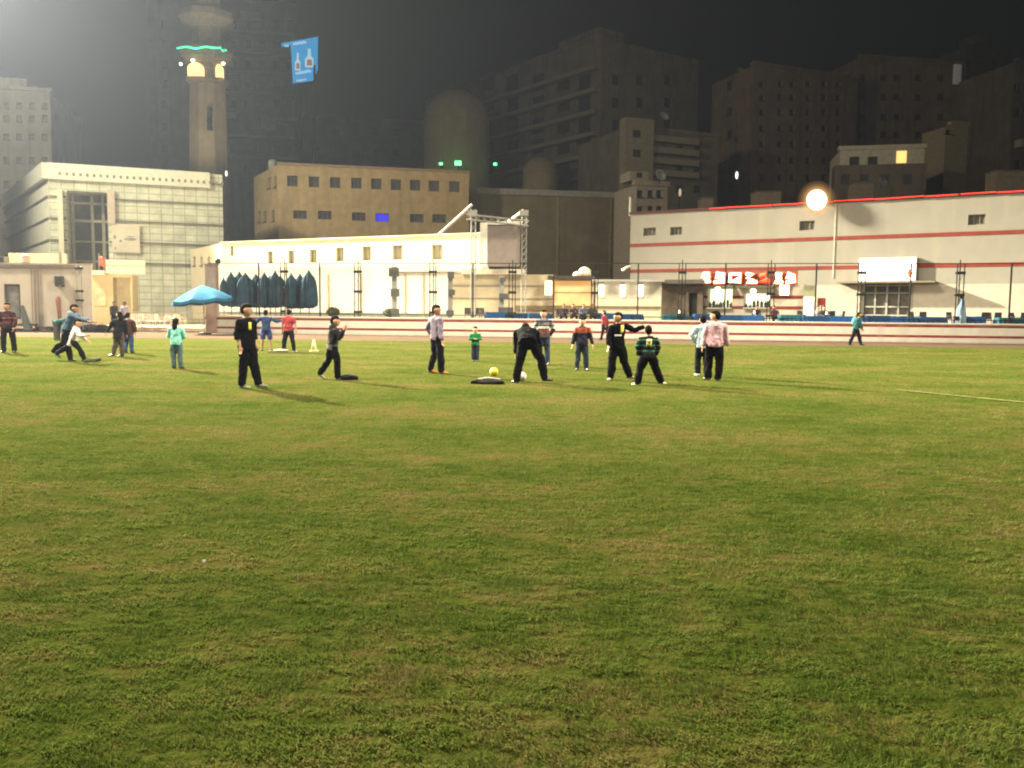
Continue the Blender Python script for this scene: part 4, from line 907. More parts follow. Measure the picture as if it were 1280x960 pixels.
# ------------------------------------------------------------------ pinkish house at far left
HF = fac(-45, 58.4, 103, 58.8); hz = HF.hit(60, 331.5)[1]
hw_ = [HF.rect((4.5, 355, 26.5, 399))]
root, _ = block('pinkish_house', 'single storey pinkish house with a framed grey window and roof ledge', 'house', HF, .30, hz, 1.6, M_pink, hw_, .18)
win(HF, hw_[0], .18, root, mat('frame_brown', (.12, .09, .07)), mat('curtain_grey', (.24, .23, .20), var=.3, scale=2), 0, .14)
bm = NB(); HF.box(bm, 0, HF.w + .1, hz, hz + .12, -1.65, .18); rf_ = obj('roof', bm, mat('roof_pinkish', (.42, .34, .27)), root)
bm = NB(); z = HF.hit(60, 335)[1]; HF.box(bm, 0, HF.w, z - .05, z + .05, .003, .1); obj('ledge', bm, mat('ledge_brownish', (.32, .25, .19)), root)
for x in (40.5, 45, 48.5): 
    bm = NB(); u = HF.hit(x, 360)[0]; tube(bm, [HF.pt(u, .3, .07), HF.pt(u, hz - .3, .07)], .035, 6); obj('pipe', bm, mat('pipe_brownish', (.34, .27, .2)), root)
a = HF.rect((71.5, 345.5, 81, 356.5)); ac = empty('air_conditioner', HF.pt(a[0], a[2], .1), 'dark air conditioner box fixed to the pinkish house wall', 'air conditioner')
bm = NB(); HF.box(bm, a[0], a[1], a[2], a[3], .05, .45); obj('casing', bm, mat('ac_dark', (.09, .095, .07), var=.3, scale=5), ac)
bm = NB(); HF.box(bm, a[0] + .06, a[1] - .06, a[2] + .06, a[3] - .06, .452, .47); obj('grille', bm, mat('ac_grille', (.05, .055, .045), var=.4, scale=12), ac)
bm = NB(); HF.box(bm, a[0] + .02, a[0] + .06, a[2] - .12, a[2] - .01, .0, .4); HF.box(bm, a[1] - .06, a[1] - .02, a[2] - .12, a[2] - .01, .0, .4); obj('bracket', bm, M_steel, ac)
PL = fac(103.5, 58.2, 115.5, 58.4); pr = empty('house_pillar', PL.pt(0, .3), 'plain pinkish pillar at the right end of the pinkish house', 'pillar')
bm = NB(); PL.box(bm, 0, PL.w, .3, PL.hit(109, 331)[1], -.7, 0); obj('shaft', bm, M_pink, pr); bm = NB(); PL.box(bm, -.05, PL.w + .05, PL.hit(109, 331)[1], PL.hit(109, 329)[1], -.75, .05); obj('cap', bm, mat('roof_pinkish', (0, 0, 0)), pr)
q = at(100, 380, 57.5); lp = empty('lattice_mast', (q.x, q.y, .15), 'thin lattice mast with dark clamps beside the pinkish pillar', 'mast')
bm = NB(); zt = at(100, 333, 57.5).z
for dx in (-.16, .16): tube(bm, [(q.x + dx, q.y, .15), (q.x + dx, q.y, zt)], .035, 6)
obj('rails', bm, M_grey, lp)
for y in (335.5, 364, 375.5):
    z = at(100, y, 57.5).z; bm = NB(); abox(bm, q.x - .24, q.x + .24, q.y - .08, q.y + .08, z - .07, z + .07); obj('clamp', bm, M_steel, lp)
q = at(32, 330.5, 59.3); tk = empty('roof_water_tank', (q.x, q.y, hz + .12), 'round beige water tank on the pinkish house roof', 'tank')
bm = NB(); lathe(bm, V((q.x, q.y, hz + .14)), [(.28, 0), (.33, .1), (.33, .42), (.25, .56), (.1, .62)], 20); obj('tank', bm, mat('tank_beige', (.42, .35, .27)), tk, True); bm = NB(); abox(bm, q.x - .3, q.x + .3, q.y - .2, q.y + .2, hz + .115, hz + .145); obj('base', bm, M_steel, tk)
q = at(3, 329, 59.3); tk = empty('roof_unit', (q.x, q.y, hz + .12), 'dark metal box on the pinkish house roof at the frame edge', 'roof unit')
bm = NB(); abox(bm, q.x - .35, q.x + .32, q.y - .3, q.y + .3, hz + .13, hz + .58); obj('casing', bm, mat('unit_dark', (.10, .10, .085), var=.3), tk); bm = NB(); abox(bm, q.x - .28, q.x + .25, q.y - .33, q.y - .305, hz + .2, hz + .5); obj('grille', bm, M_steel, tk)
# clutter along the left edge of the track
q = gnd(39, 413.5); bn = empty('dark_bench', (q.x, q.y, 0), 'low dark bench piled with bags below the pinkish house wall', 'bench')
bm = NB(); abox(bm, q.x - 1.5, q.x + .55, q.y - .25, q.y + .25, .40, .48); obj('seat', bm, mat('bench_dark', (.045, .04, .035)), bn)
bm = NB(); abox(bm, q.x - 1.5, q.x + .55, q.y + .26, q.y + .34, .30, .92); obj('backrest', bm, mat('bench_dark', (0, 0, 0)), bn)
for dx in (-1.4, .4): bm = NB(); abox(bm, q.x + dx, q.x + dx + .08, q.y - .22, q.y + .22, 0, .398); obj('leg', bm, M_steel, bn)
def heap(name, c, sx, sy, sz, m, label, cat, seed=0):
    r_ = random.Random(seed); bm = NB()
    for k in range(7): ell(bm, V((c.x + r_.uniform(-.6, .6) * sx, c.y + r_.uniform(-.5, .5) * sy, c.z + sz * r_.uniform(.2, .5))), V((sx * r_.uniform(.35, .55), 0, 0)), V((0, sy * r_.uniform(.4, .6), 0)), V((sx * r_.uniform(-.1, .1), 0, sz * r_.uniform(.4, .6))))
    me = folds(remeshed(bm, max(.010, sx / 30), 1), 7, sz * .16, seed); o = link_mesh(name, me, m, None, True, loc=c); return tag(o, label, cat)
heap('sports_bag', gnd(39, 413.2) + V((-.2, -.05, .46)), .42, .2, .28, cloth('bag_maroon', (.05, .03, .03)), 'dark maroon bag lying on the low dark bench', 'bag', 3)
heap('sand_sack', gnd(57, 413.5), .55, .35, .85, cloth('sack_beige', (.55, .44, .29)), 'beige sack standing beside the dark bench', 'sack', 4)
heap('dark_tarpaulin', gnd(122, 414.5), 1.25, .5, .5, cloth('tarp_dark', (.05, .045, .04)), 'long low dark tarpaulin heap beside the pinkish pillar', 'tarpaulin', 5)
q = gnd(31, 413.5); sp = empty('grey_stand', (q.x, q.y, 0), 'slanted grey stand beside the man in maroon', 'stand')
bm = NB(); tube(bm, [(q.x + .25, q.y, 0), (q.x - .12, q.y, 1.7)], [.3, .12], 10); obj('body', bm, mat('stand_grey', (.13, .14, .13)), sp); bm = NB(); abox(bm, q.x - .15, q.x + .6, q.y - .3, q.y + .3, .0, .06); obj('foot', bm, M_steel, sp)
q = at(74, 390, 57.6); bd = empty('brown_paddle_sign', (q.x, q.y, .15), 'leaning narrow reddish brown board against the pinkish house', 'board')
bm = NB(); tube(bm, [V((q.x + .05, q.y, .15)), V((q.x, q.y, at(74, 386, 57.6).z)), at(73, 375, 57.6), at(73, 371, 57.6)], [.10, .14, .18, .10], 10, hint=V((1, 0, 0))); obj('board', bm, mat('paddle_brown', (.32, .15, .08)), bd, True); bm = NB(); abox(bm, q.x - .2, q.x + .3, q.y - .15, q.y + .15, .152, .2); obj('foot', bm, M_steel, bd)

# cafe chairs, tables, railing on the forecourt
def make_chair(m):
    r = empty('cafe_chair', (0, 0, 0), 'x', 'chair'); bm = NB(); abox(bm, -.22, .22, -.22, .22, .43, .46); obj('seat', bm, m, r)
    bm = NB(); hexa(bm, [(-.22, .20, .48), (.22, .20, .48), (.22, .24, .48), (-.22, .24, .48), (-.2, .28, .92), (.2, .28, .92), (.2, .31, .92), (-.2, .31, .92)]); obj('backrest', bm, m, r)
    for sx in (-1, 1):
        for sy in (-1, 1):
            bm = NB(); tube(bm, [(sx * .19, sy * .19, .43), (sx * .22, sy * .22, .0)], .018, 6); obj('leg', bm, m, r)
        bm = NB(); tube(bm, [(sx * .21, .22, .66), (sx * .24, -.18, .66), (sx * .2, -.2, .46)], .017, 6); obj('armrest', bm, m, r)
    return r
M_wc = mat('white_plastic', (.70, .66, .56), var=.08); M_bc = mat('black_rattan', (.05, .045, .04), var=.3, scale=12); M_oc = mat('brown_wood', (.24, .14, .07))
ORD = ['first', 'second', 'third', 'fourth', 'fifth', 'sixth', 'seventh', 'eighth', 'ninth', 'tenth', 'eleventh', 'twelfth', 'thirteenth', 'fourteenth', 'fifteenth', 'sixteenth']
wc = make_chair(M_wc); first = True
spots = [(172, 59.5, 200), (178, 60.8, 40), (189, 59.2, 180), (200, 59.6, 150), (209, 60.6, 20), (219, 59.8, 220), (228, 61, 90), (166, 61, 10)]
spots.sort()
for k, (x, Y, a) in enumerate(spots):
    c = wc if k == 0 else copy_tree(wc); q = at(x, 395, Y); c.location = (q.x, q.y, .30); c.rotation_euler.z = rad(a)
    tag(c, 'white cafe chair on the left forecourt, %s from the left' % ORD[k], 'chair', 'white chairs on the forecourt')
def make_table(m, h=.74, r0=.4):
    r = empty('cafe_table', (0, 0, 0), 'x', 'table'); bm = NB(); lathe(bm, (0, 0, h - .03), [(r0, 0), (r0, .03)], 24); obj('tabletop', bm, m, r)
    bm = NB(); tube(bm, [(0, 0, .03), (0, 0, h - .031)], .035, 8); obj('leg', bm, M_steel, r); bm = NB(); lathe(bm, (0, 0, 0), [(.25, 0), (.25, .02), (.05, .03)], 20); obj('base', bm, M_steel, r); return r
ct = make_table(M_oc)
for k, (x, Y) in enumerate(((176, 60.0), (194, 60.2), (214, 60.2))):
    c = ct if k == 0 else copy_tree(ct); q = at(x, 395, Y); c.location = (q.x, q.y, .30)
    tag(c, 'small round brown table among the white forecourt chairs, %s from the left' % ORD[k], 'table', 'round tables on the forecourt')
RL = fac(160, 57.9, 257, 57.5); rl = empty('forecourt_railing', RL.pt(0, .3), 'pale railing with thin balusters along the left forecourt', 'railing')
bm = NB(); RL.box(bm, 0, RL.w, 1.30, 1.36, -.03, .03); obj('handrail', bm, mat('railing_pale', (.42, .36, .25)), rl)
bm = NB()
for k in range(int(RL.w / .16)): RL.box(bm, k * .16, k * .16 + .022, .305, 1.298, -.012, .012)
obj('balusters', bm, mat('railing_pale', (0, 0, 0)), rl)

# ------------------------------------------------------------------ umbrellas
M_umb = mat('blue_canopy', (.02, .105, .20), spec=.05, rough=.95, var=.2, scale=2); M_umbd = mat('dark_blue_canvas', (.020, .042, .060), spec=.04, bump=.5, bscale=5, rough=.95, var=.3, scale=2.5)
q = gnd(255.5, 417.6); ur = empty('open_parasol', (q.x, q.y, 0), 'open sky blue parasol with drooping edge beside the striped wall', 'parasol')
zt = at(250, 357.5, q.y).z; ze = at(250, 374.5, q.y).z
bm = NB(); tube(bm, [(q.x, q.y, .06), (q.x, q.y, zt - .05)], .035, 8); obj('pole', bm, mat('wood_pole', (.30, .2, .11)), ur)
bm = NB(); lathe(bm, (q.x, q.y, 0), [(.42, 0), (.42, .07), (.1, .14)], 20); obj('base', bm, M_steel, ur)
bm = NB(); cx = at(253, 370, q.y).x; R0 = 1.92; rings = []
apex = bm.verts.new((cx - .05, q.y, zt + .05))
for i in range(1, 8):
    t = i / 7; ring = []
    for k in range(48):
        a = 2 * math.pi * k / 48; seg = abs(math.sin(a * 4)); rr_ = R0 * t * (1 - .05 * seg * t)
        z = zt - (zt - ze) * (t ** 1.35) - .10 * seg * t * t + .0 + rr_ * math.cos(a) * .10
        ring.append(bm.verts.new((cx + rr_ * math.cos(a), q.y + rr_ * math.sin(a), z)))
    rings.append(ring)
for k in range(48): bm.faces.new((apex, rings[0][k], rings[0][(k + 1) % 48]))
for a, b in zip(rings[:-1], rings[1:]):
    for k in range(48): bm.faces.new((a[k], b[k], b[(k + 1) % 48], a[(k + 1) % 48]))
lowv = [bm.verts.new(v.co - V((0, 0, .20))) for v in rings[-1]]
for k in range(48): bm.faces.new((rings[-1][k], lowv[k], lowv[(k + 1) % 48], rings[-1][(k + 1) % 48]))
o = obj('canopy', bm, M_umb, ur, False); s = o.modifiers.new('t', 'SOLIDIFY'); s.thickness = .015
for k in range(8):
    a = 2 * math.pi * k / 8; bm = NB(); tube(bm, [(cx, q.y, zt - .35), (cx + R0 * .75 * math.cos(a), q.y + R0 * .75 * math.sin(a), zt - .03 - (zt - ze) * .75 ** 1.35 + R0 * .075 * math.cos(a))], .014, 5); obj('rib', bm, M_grey, ur)

UMB = [(280, 346, 383, 58.6, .42), (289.5, 339, 384, 58.9, .55), (300, 339, 384, 59.3, .58), (307.5, 340.5, 384, 58.5, .58), (320.5, 342, 385, 59.2, .6), (331, 340, 385, 58.6, .6), (338, 344, 385, 59.2, .55), (344.5, 337.5, 385, 58.5, .6), (351, 344, 384, 59.3, .55), (364.5, 341, 386, 58.8, .6), (375.5, 342, 386, 59.2, .64), (386.5, 337, 385.5, 58.4, .62)]
for k, (x, yt, yb, Y, wd) in enumerate(UMB):
    wd *= 1.32 * (.75 if k == 0 else 1) * random.uniform(.86, 1.14)
    q = at(x, 390, Y); zt = at(x, yt, Y).z; zb = at(x, yb, Y).z
    r = empty('folded_parasol', (q.x, q.y, ZT), 'folded dark blue parasol in the row behind the wall, %s from the left' % ORD[k], 'parasol', 'folded parasols behind the wall')
    bm = NB(); tube(bm, [(q.x, q.y, ZT + .05), (q.x, q.y, zt - .05)], .04, 8); obj('pole', bm, M_oc, r)
    bm = NB(); lathe(bm, (q.x, q.y, ZT + .002), [(.3, 0), (.3, .06), (.07, .12)], 18); obj('base', bm, M_steel, r)
    ph = random.uniform(0, 6); hgt = zt - zb; rx = wd * .72
    prof = [(.42 * rx, 0), (.92 * rx, .07 * hgt), (1.0 * rx, .20 * hgt), (.95 * rx, .45 * hgt), (.86 * rx, .68 * hgt), (.66 * rx, .80 * hgt), (.40 * rx, .87 * hgt), (.20 * rx, .93 * hgt), (.03 * rx, hgt)]
    bm = NB(); lathe(bm, (q.x, q.y, zb), prof, 40, f=lambda i, z: .82 + .18 * math.cos(i / 40 * 2 * math.pi * 8 + ph + z * .4) + .06 * math.sin(i * 2.2 + ph))
    obj('canopy', bm, M_umbd, r, True)

# ------------------------------------------------------------------ terrace tables with blue cloths, chairs
tt = empty('terrace_table', (0, 0, 0), 'x', 'table')
bm = NB(); abox(bm, -.75, .75, -.4, .4, .70, .74); obj('tabletop', bm, M_oc, tt)
for sx in (-1, 1):
    for sy in (-1, 1): bm = NB(); abox(bm, sx * .68 - .03, sx * .68 + .03, sy * .34 - .03, sy * .34 + .03, 0, .70); obj('leg', bm, M_steel, tt)
def cloth_mesh(w, d, drop, seed):
    r_ = random.Random(seed); bm = NB(); n = 60; top = []; bot = []
    for k in range(n):
        a = 2 * math.pi * k / n; c, s = math.cos(a), math.sin(a); m_ = max(abs(c), abs(s)) ** .75
        top.append((c / m_ * w, s / m_ * d)); bot.append((c / m_ * (w + .07 + .04 * math.sin(k * 1.9 + seed)), s / m_ * (d + .07 + .04 * math.sin(k * 2.3 + seed))))
    vt = [bm.verts.new((x, y, .755 + .012 * r_.random())) for x, y in top]; vb = [bm.verts.new((x, y, .755 - drop - .05 * r_.random())) for x, y in bot]
    bm.faces.new(vt)
    for k in range(n): bm.faces.new((vt[k], vb[k], vb[(k + 1) % n], vt[(k + 1) % n]))
    return bm
M_blue = [cloth('blue_tablecloth', (.012, .040, .10)), cloth('bright_blue_tablecloth', (.016, .060, .17)), cloth('teal_tablecloth', (.014, .07, .10))]
TAB = [(622, 55.6, 0), (650, 56.2, 0), (676, 55.4, 0), (762, 55.0, 0), (788, 54.6, 0), (845, 54.2, 2), (882, 54.0, 0), (912, 53.2, 0), (938, 53.0, 1), (990, 52.8, 2), (1018, 52.4, 0), (1050, 52.2, 1), (1095, 52.4, 0), (1128, 52.1, 1), (1165, 51.9, 0), (1212, 51.6, 1), (1262, 51.0, 2)]
near = ['by the grey post below the screen', 'right of the screen base', 'left of the orange kiosk', 'left under the wall lamps', 'right under the wall lamps', 'before the dark storeroom', 'left of the first serving hatch', 'before the first serving hatch', 'before the second serving hatch', 'below the small square sign', 'before the pale green fridge', 'beside the small red sign', 'left before the glass door', 'right before the glass door', 'right of the glass door', 'under the right lattice post', 'nearest the right frame edge']
for k, (x, Y, ci) in enumerate(TAB):
    q = at(x, 398, Y); t = tt if k == 0 else copy_tree(tt); t.location = (q.x, q.y, ZT + .06 + .05 * (k % 3 == 0)); t.rotation_euler.z = rad(-9 + random.uniform(-6, 6))
    tag(t, 'terrace table under a blue cloth, ' + near[k], 'table', 'tables along the terrace')
    o = obj('tablecloth', cloth_mesh(.80, .45, .42, k), M_blue[ci]); o.location = t.location; o.rotation_euler.z = t.rotation_euler.z
    s = o.modifiers.new('t', 'SOLIDIFY'); s.thickness = .01
    tag(o, ['blue', 'bright blue', 'teal blue'][ci] + ' cloth draped on the terrace table ' + near[k], 'tablecloth', 'blue tablecloths along the terrace')
bc = make_chair(M_bc); CH = [(585, 55.5, 10), (597, 56.5, 200), (604, 55.6, 30), (700, 55.2, 170), (855, 55.2, 10), (1003, 54.0, 20), (1037, 53.6, 190), (1049, 53.8, 230), (1141, 53.6, 5), (1152, 53.4, 170), (1190, 53.2, 15), (1228, 52.6, 180), (1238, 53.0, 0), (1245, 52.6, 175), (1268, 52.8, 10), (1279, 52.6, 165)]
for k, (x, Y, a) in enumerate(CH):
    c = bc if k == 0 else copy_tree(bc); q = at(x, 395, Y); c.location = (q.x, q.y, ZT + .22); c.rotation_euler.z = rad(a)
    tag(c, 'dark chair behind the striped wall, %s from the left' % ORD[k], 'chair', 'dark chairs on the terrace')
bm = NB(); prism(bm, [(at(560, 398, 57).x, 55), (at(1300, 398, 50).x, wallY(30) + 1.0), (at(1300, 398, 55).x + 3, 56.5), (at(560, 398, 57).x, 58)], ZT, ZT + .055); bm.free()
# small bottles and plates glinting on the tables
for k, (x, Y, lab) in enumerate(((1020, 52.3, 'white cup on the cloth before the pale green fridge'), (1033, 52.4, 'white plate stack on the cloth beside the small red sign'), (1048.5, 52.2, 'white cup on the cloth right of the small red sign'), (849, 54.2, 'clear bottle on the cloth before the dark storeroom'), (943, 52.9, 'small glass on the cloth before the second hatch'))):
    q = at(x, 396, Y); bm = NB(); z = ZT + .06 + .77 + .05
    lathe(bm, (q.x, q.y, z), [(.035, 0), (.06, .03), (.065, .13), (.03, .17), (.028, .22)], 14); o = obj('tableware', bm, mat('glazed_white', (.75, .73, .68), rough=.2), None, True, loc=(q.x, q.y, z)); tag(o, lab, 'tableware')
# folded parasol at the right lattice post
q = at(1199.5, 392, 51.0); r = empty('wrapped_parasol', (q.x, q.y, ZT), 'single folded slate blue parasol leaning by the right lattice post', 'parasol')
bm = NB(); tube(bm, [(q.x, q.y, ZT), (q.x, q.y, ZT + 2.1)], .03, 6); obj('pole', bm, M_steel, r)
bm = NB(); lathe(bm, (q.x + .1, q.y, ZT + .35), [(.26, 0), (.36, .1), (.32, .5), (.22, 1.1), (.12, 1.6), (.04, 1.75)], 30, f=lambda i, z: .85 + .15 * math.cos(i / 30 * 2 * math.pi * 6)); obj('canopy', bm, mat('slate_canvas', (.10, .15, .2), var=.3), r, True)
# shrubs
def shrub(x, Y, yt, w, m, label, seed):
    q = at(x, 392, Y); zt = at(x, yt, Y).z; r = empty('potted_shrub', (q.x, q.y, ZT), label, 'plant'); r_ = np.random.default_rng(seed)
    bm = NB(); lathe(bm, (q.x, q.y, ZT), [(.2, 0), (.28, .4), (.3, .42)], 18); obj('pot', bm, mat('pot_clay', (.2, .11, .07)), r)
    bm = NB(); tube(bm, [(q.x, q.y, ZT + .4), (q.x, q.y, zt - .3)], [.035, .015], 6); obj('trunk', bm, M_oc, r)
    bm = NB(); h = zt - ZT - .42
    for k in range(900):
        d = r_.normal(size=3); d /= np.linalg.norm(d); s = r_.random() ** .4
        c = V((q.x + d[0] * s * w, q.y + d[1] * s * w, ZT + .45 + h * (.5 + .5 * d[2] * s))); t = V(r_.normal(size=3)).normalized() * .09; n_ = V(r_.normal(size=3)).normalized().cross(t).normalized() * .035
        bm.faces.new([bm.verts.new(c - t), bm.verts.new(c + n_), bm.verts.new(c + t), bm.verts.new(c - n_)])
    obj('crown', bm, m, r, recalc=False)
shrub(416.5, 58, 384.5, .45, mat('olive_leaf', (.075, .08, .02), var=.4), 'round olive green potted shrub behind the striped wall', 1)
shrub(488, 58, 386, .5, mat('grey_leaf', (.06, .075, .04), var=.4), 'grey green potted shrub beside the thick grey post', 2)

# ------------------------------------------------------------------ things on the grass
c = gnd(437, 475); o = heap('black_bag', c, .30, .16, .13, cloth('black_bag_cloth', (.012, .011, .012)), 'black bag lying on the grass in front of the hooded boy', 'bag', 11)
c = gnd(609, 480); jk = heap('dark_jacket', c, .44, .20, .115, cloth('jacket_black', (.006, .006, .007)), 'black jacket dropped flat on the grass with a pale edge', 'jacket', 9)
bm = NB(); tube(bm, [(c.x - .20, c.y + .06, .10), (c.x + .02, c.y + .07, .125), (c.x + .28, c.y + .06, .10)], [.018, .026, .018], 8); obj('lining', bm, cloth('lining_pale', (.34, .32, .27)), jk, True)
def ball(x, y, R, m, pm, label):
    c = gnd(x, y); c = V((c.x, c.y, R + .006)); r = empty('football', (c.x, c.y, 0), label, 'ball'); bm = NB(); ell(bm, c, (R, 0, 0), (0, R, 0), (0, 0, R), 28, 18); bl = obj('ball', bm, m, r, True)
    bm = NB(); ph = (1 + 5 ** .5) / 2
    for vv in [(0, s1, s2 * ph) for s1 in (-1, 1) for s2 in (-1, 1)] + [(s1, s2 * ph, 0) for s1 in (-1, 1) for s2 in (-1, 1)] + [(s2 * ph, 0, s1) for s1 in (-1, 1) for s2 in (-1, 1)]:
        d = V(vv).normalized(); t1 = d.orthogonal().normalized(); t2 = d.cross(t1); cc = bm.verts.new(c + d * R * 1.012)
        ring = [bm.verts.new(c + (d + (t1 * math.cos(k * 2 * math.pi / 5) + t2 * math.sin(k * 2 * math.pi / 5)) * .34).normalized() * R * 1.008) for k in range(5)]
        for k in range(5): bm.faces.new((cc, ring[k], ring[(k + 1) % 5]))
    obj('panels', bm, pm, bl, True)
ball(617.5, 470.5, .105, mat('ball_yellow', (.55, .48, .05), rough=.5), mat('ball_dark', (.12, .11, .02)), 'yellow football with dark patches on the grass behind the dropped jacket')
ball(652, 477, .11, mat('ball_white', (.62, .58, .52), rough=.5), mat('ball_grey', (.35, .3, .28)), 'white football between the feet of the bending man')
c = gnd(392.5, 439); r = empty('marker_cone', c, 'tall pale yellow marker cone standing on the grass', 'cone')
bm = NB(); lathe(bm, c + V((0, 0, .03)), [(.125, 0), (.035, .40), (.03, .42)], 20); obj('cone', bm, mat('cone_cream', (.66, .62, .36)), r, True); bm = NB(); abox(bm, c.x - .15, c.x + .15, c.y - .15, c.y + .15, 0, .03); obj('base', bm, mat('cone_cream', (0, 0, 0)), r)
c = gnd(347, 441.5); bm = NB(); abox(bm, c.x - .35, c.x + .35, c.y - .12, c.y + .12, .03, .085); bmesh.ops.bevel(bm, geom=bm.edges[:], offset=.015, segments=2); o = obj('training_board', bm, mat('board_dark', (.10, .075, .05)), None, loc=c); tag(o, 'flat dark board on the grass at the feet of the man in red', 'board')
bm = NB(); ell(bm, V((c.x + .12, c.y, .115)), (.28, 0, 0), (0, .1, 0), (0, 0, .03)); o = obj('folded_towel', bm, mat('towel_pale', (.5, .44, .38)), None, True, loc=c); tag(o, 'pale folded towel on the dark board', 'towel')
c = gnd(112, 452.5); o = heap('dark_bag', c, .30, .16, .16, cloth('bag_olive', (.06, .065, .03)), 'dark olive bag on the grass under the kicking boy', 'bag', 21)
c = gnd(255, 710); bm = NB(); r_ = random.Random(2)
vs = [bm.verts.new((c.x + .013 * math.cos(k) * r_.uniform(.7, 1.2), c.y + .011 * math.sin(k), .035 + .018 * r_.random())) for k in range(6)]; cv = bm.verts.new((c.x, c.y, .052))
for k in range(6): bm.faces.new((vs[k], vs[(k + 1) % 6], cv))
o = obj('paper_scrap', bm, mat('paper_white', (.75, .75, .68)), None, loc=c); s = o.modifiers.new('t', 'SOLIDIFY'); s.thickness = .004; tag(o, 'tiny crumpled white paper scrap lying on the grass', 'litter')
#@@BACK
# ------------------------------------------------------------------ buildings behind
def grid_holes(F, xs, ys, w, h, skip=()):
    out = []
    for j, y in enumerate(ys):
        for i, x in enumerate(xs):
            if (i, j) in skip: continue
            out.append(F.rect((x - w / 2, y - h / 2, x + w / 2, y + h / 2)))
    return out
# tan building
TNF = fac(350, 95, 585.5, 99.5); tz = TNF.hit(350, 206)[1]; TNG = Fac(TNF.A, (at(318.5, 300, 104).x, 104))
h1 = [TNF.rect((x - 6.6, y - 7, x + 6.6, y + 7)) for x, y in ((365.5, 226.3), (392.5, 227.3), (419, 228.3), (445.5, 229), (470.5, 230), (495, 231), (519, 231.5), (542.5, 232.5), (568, 233.5))]
h2 = [TNF.rect((x - 8.6, y - 5.5, x + 8.6, y + 5.5)) for x, y in ((375, 268.3), (406, 269), (448.5, 270.8), (478, 271.8), (521, 272.8), (549, 273.3))]
h3 = [TNG.rect((x - 1.8, y - 6, x + 1.8, y + 6)) for x, y in ((336.5, 228.5), (344, 227), (324, 271), (331, 270.5), (341.5, 269.5))]
root, _ = block('tan_block', 'square tan brick building with two rows of dark windows and one blue lit window', 'building', TNF, 0, tz, 9, M_tan, h1 + h2, .3, TNG, h3)
M_wf = mat('tan_window_frame', (.14, .11, .07)); M_wp = mat('tan_window_pane', (.06, .055, .05), rough=.3, var=.5, scale=1.3)
for k, r4 in enumerate(h1): win(TNF, r4, .3, root, M_wf, M_wp, 1 + (k % 3 == 0), .07)
for k, r4 in enumerate(h2): win(TNF, r4, .3, root, M_wf, M_wp, 2, .07, lit=mat('blue_lit_pane', (.02, .02, .5), emit=.75, ecol=(.04, .03, 1), var=.5, scale=2) if k == 3 else None)
for r4 in h3: plain_win(TNG, r4, .25, root, M_wp)
bm = NB(); TNF.box(bm, -.1, TNF.w + .1, tz, tz + .25, -.5, .12); obj('parapet', bm, mat('tan_parapet', (.28, .19, .10)), root)
q = at(430, 200, 100); bm = NB(); a = TNF.hit(354, 205)[0], TNF.hit(430, 205)[0]; TNF.box(bm, a[0], a[1], tz + .251, TNF.hit(390, 200)[1], -4.5, -2.5); obj('roof_room', bm, mat('roof_room_tan', (.30, .23, .14)), root)
q = at(341, 205, 99); tk = empty('roof_tank_drum', (q.x, q.y, tz), 'small pale drum tank on the left corner of the tan building', 'tank')
bm = NB(); lathe(bm, (q.x, q.y, tz + .12), [(.45, 0), (.5, .2), (.5, .9), (.3, 1.1)], 18); obj('drum', bm, mat('drum_grey', (.34, .32, .26)), tk, True); bm = NB(); abox(bm, q.x - .4, q.x + .4, q.y - .4, q.y + .4, tz, tz + .12); obj('stand', bm, M_steel, tk)
# long olive wall
OF = fac(588, 103, 766, 106); oz = OF.hit(680, 245)[1]; root, _ = block('olive_hall', 'long windowless dark olive hall with a pale roof rim', 'building', OF, 0, oz, 12, M_olive)
bm = NB(); OF.box(bm, -.2, OF.w + .2, oz, oz + .7, -.6, .25); obj('roof_rim', bm, mat('rim_grey', (.24, .23, .19)), root)
for x in (697, 763): bm = NB(); u = OF.hit(x, 280)[0]; OF.box(bm, u - .12, u + .12, 0, oz, .003, .1); obj('downpipe', bm, mat('olive_pipe', (.24, .19, .11)), root)
# mosque domes
def dome(x, Y, rpx, ytop, ybase, m, label, seg=40):
    c = at(x, ytop, Y); R = rpx / FPX * Y; zt = c.z; zs = zt - R * 1.0; r = empty('mosque_dome', (c.x, c.y, 0), label, 'dome')
    bm = NB(); lathe(bm, (c.x, c.y, 0), [(R, 0), (R, zs)], seg); d = obj('drum', bm, m, r)
    bm = NB(); lathe(bm, (c.x, c.y, zs), [(R * 1.0, 0.002)] + [(R * math.cos(t), R * 1.0 * math.sin(t)) for t in [k * math.pi / 2 / 10 for k in range(1, 10)]] + [(.05, R)], seg); obj('cupola', bm, m, r, True)
    return r, c, R, zs
M_dome = mat('dome_stone', (.30, .235, .125), var=.15, scale=.3, stain=((.2, .15, .08), .5))
r, c, R, zs = dome(571, 150, 40, 113, 230, M_dome, 'tall rounded mosque dome dimly lit above the tan building')
M_gl = mat('green_lamp', (.1, 1, .2), emit=6, ecol=(.1, 1, .22))
for k, (x, y, s) in enumerate(((551, 204.5, .18), (572.5, 203.5, .36), (619, 205, .19))):
    Y = 142 if k < 2 else 146; g = at(x, y, Y); e = empty('green_lamp', g, ['small green lamp, left of the three on the dome base', 'wide green lamp, middle of the three on the dome base', 'small green lamp right of the dome base'][k], 'lamp', 'green lamps at the dome')
    bm = NB(); abox(bm, g.x - s * 1.4, g.x + s * 1.4, g.y - .2, g.y + .2, g.z - s, g.z + s * .7); bmesh.ops.bevel(bm, geom=bm.edges[:], offset=.08, segments=2); obj('lamp', bm, M_gl, e); bm = NB(); abox(bm, g.x - .1, g.x + .1, g.y - .05, g.y + 4, g.z - s - .2, g.z - s - .01); obj('bracket', bm, M_steel, e)
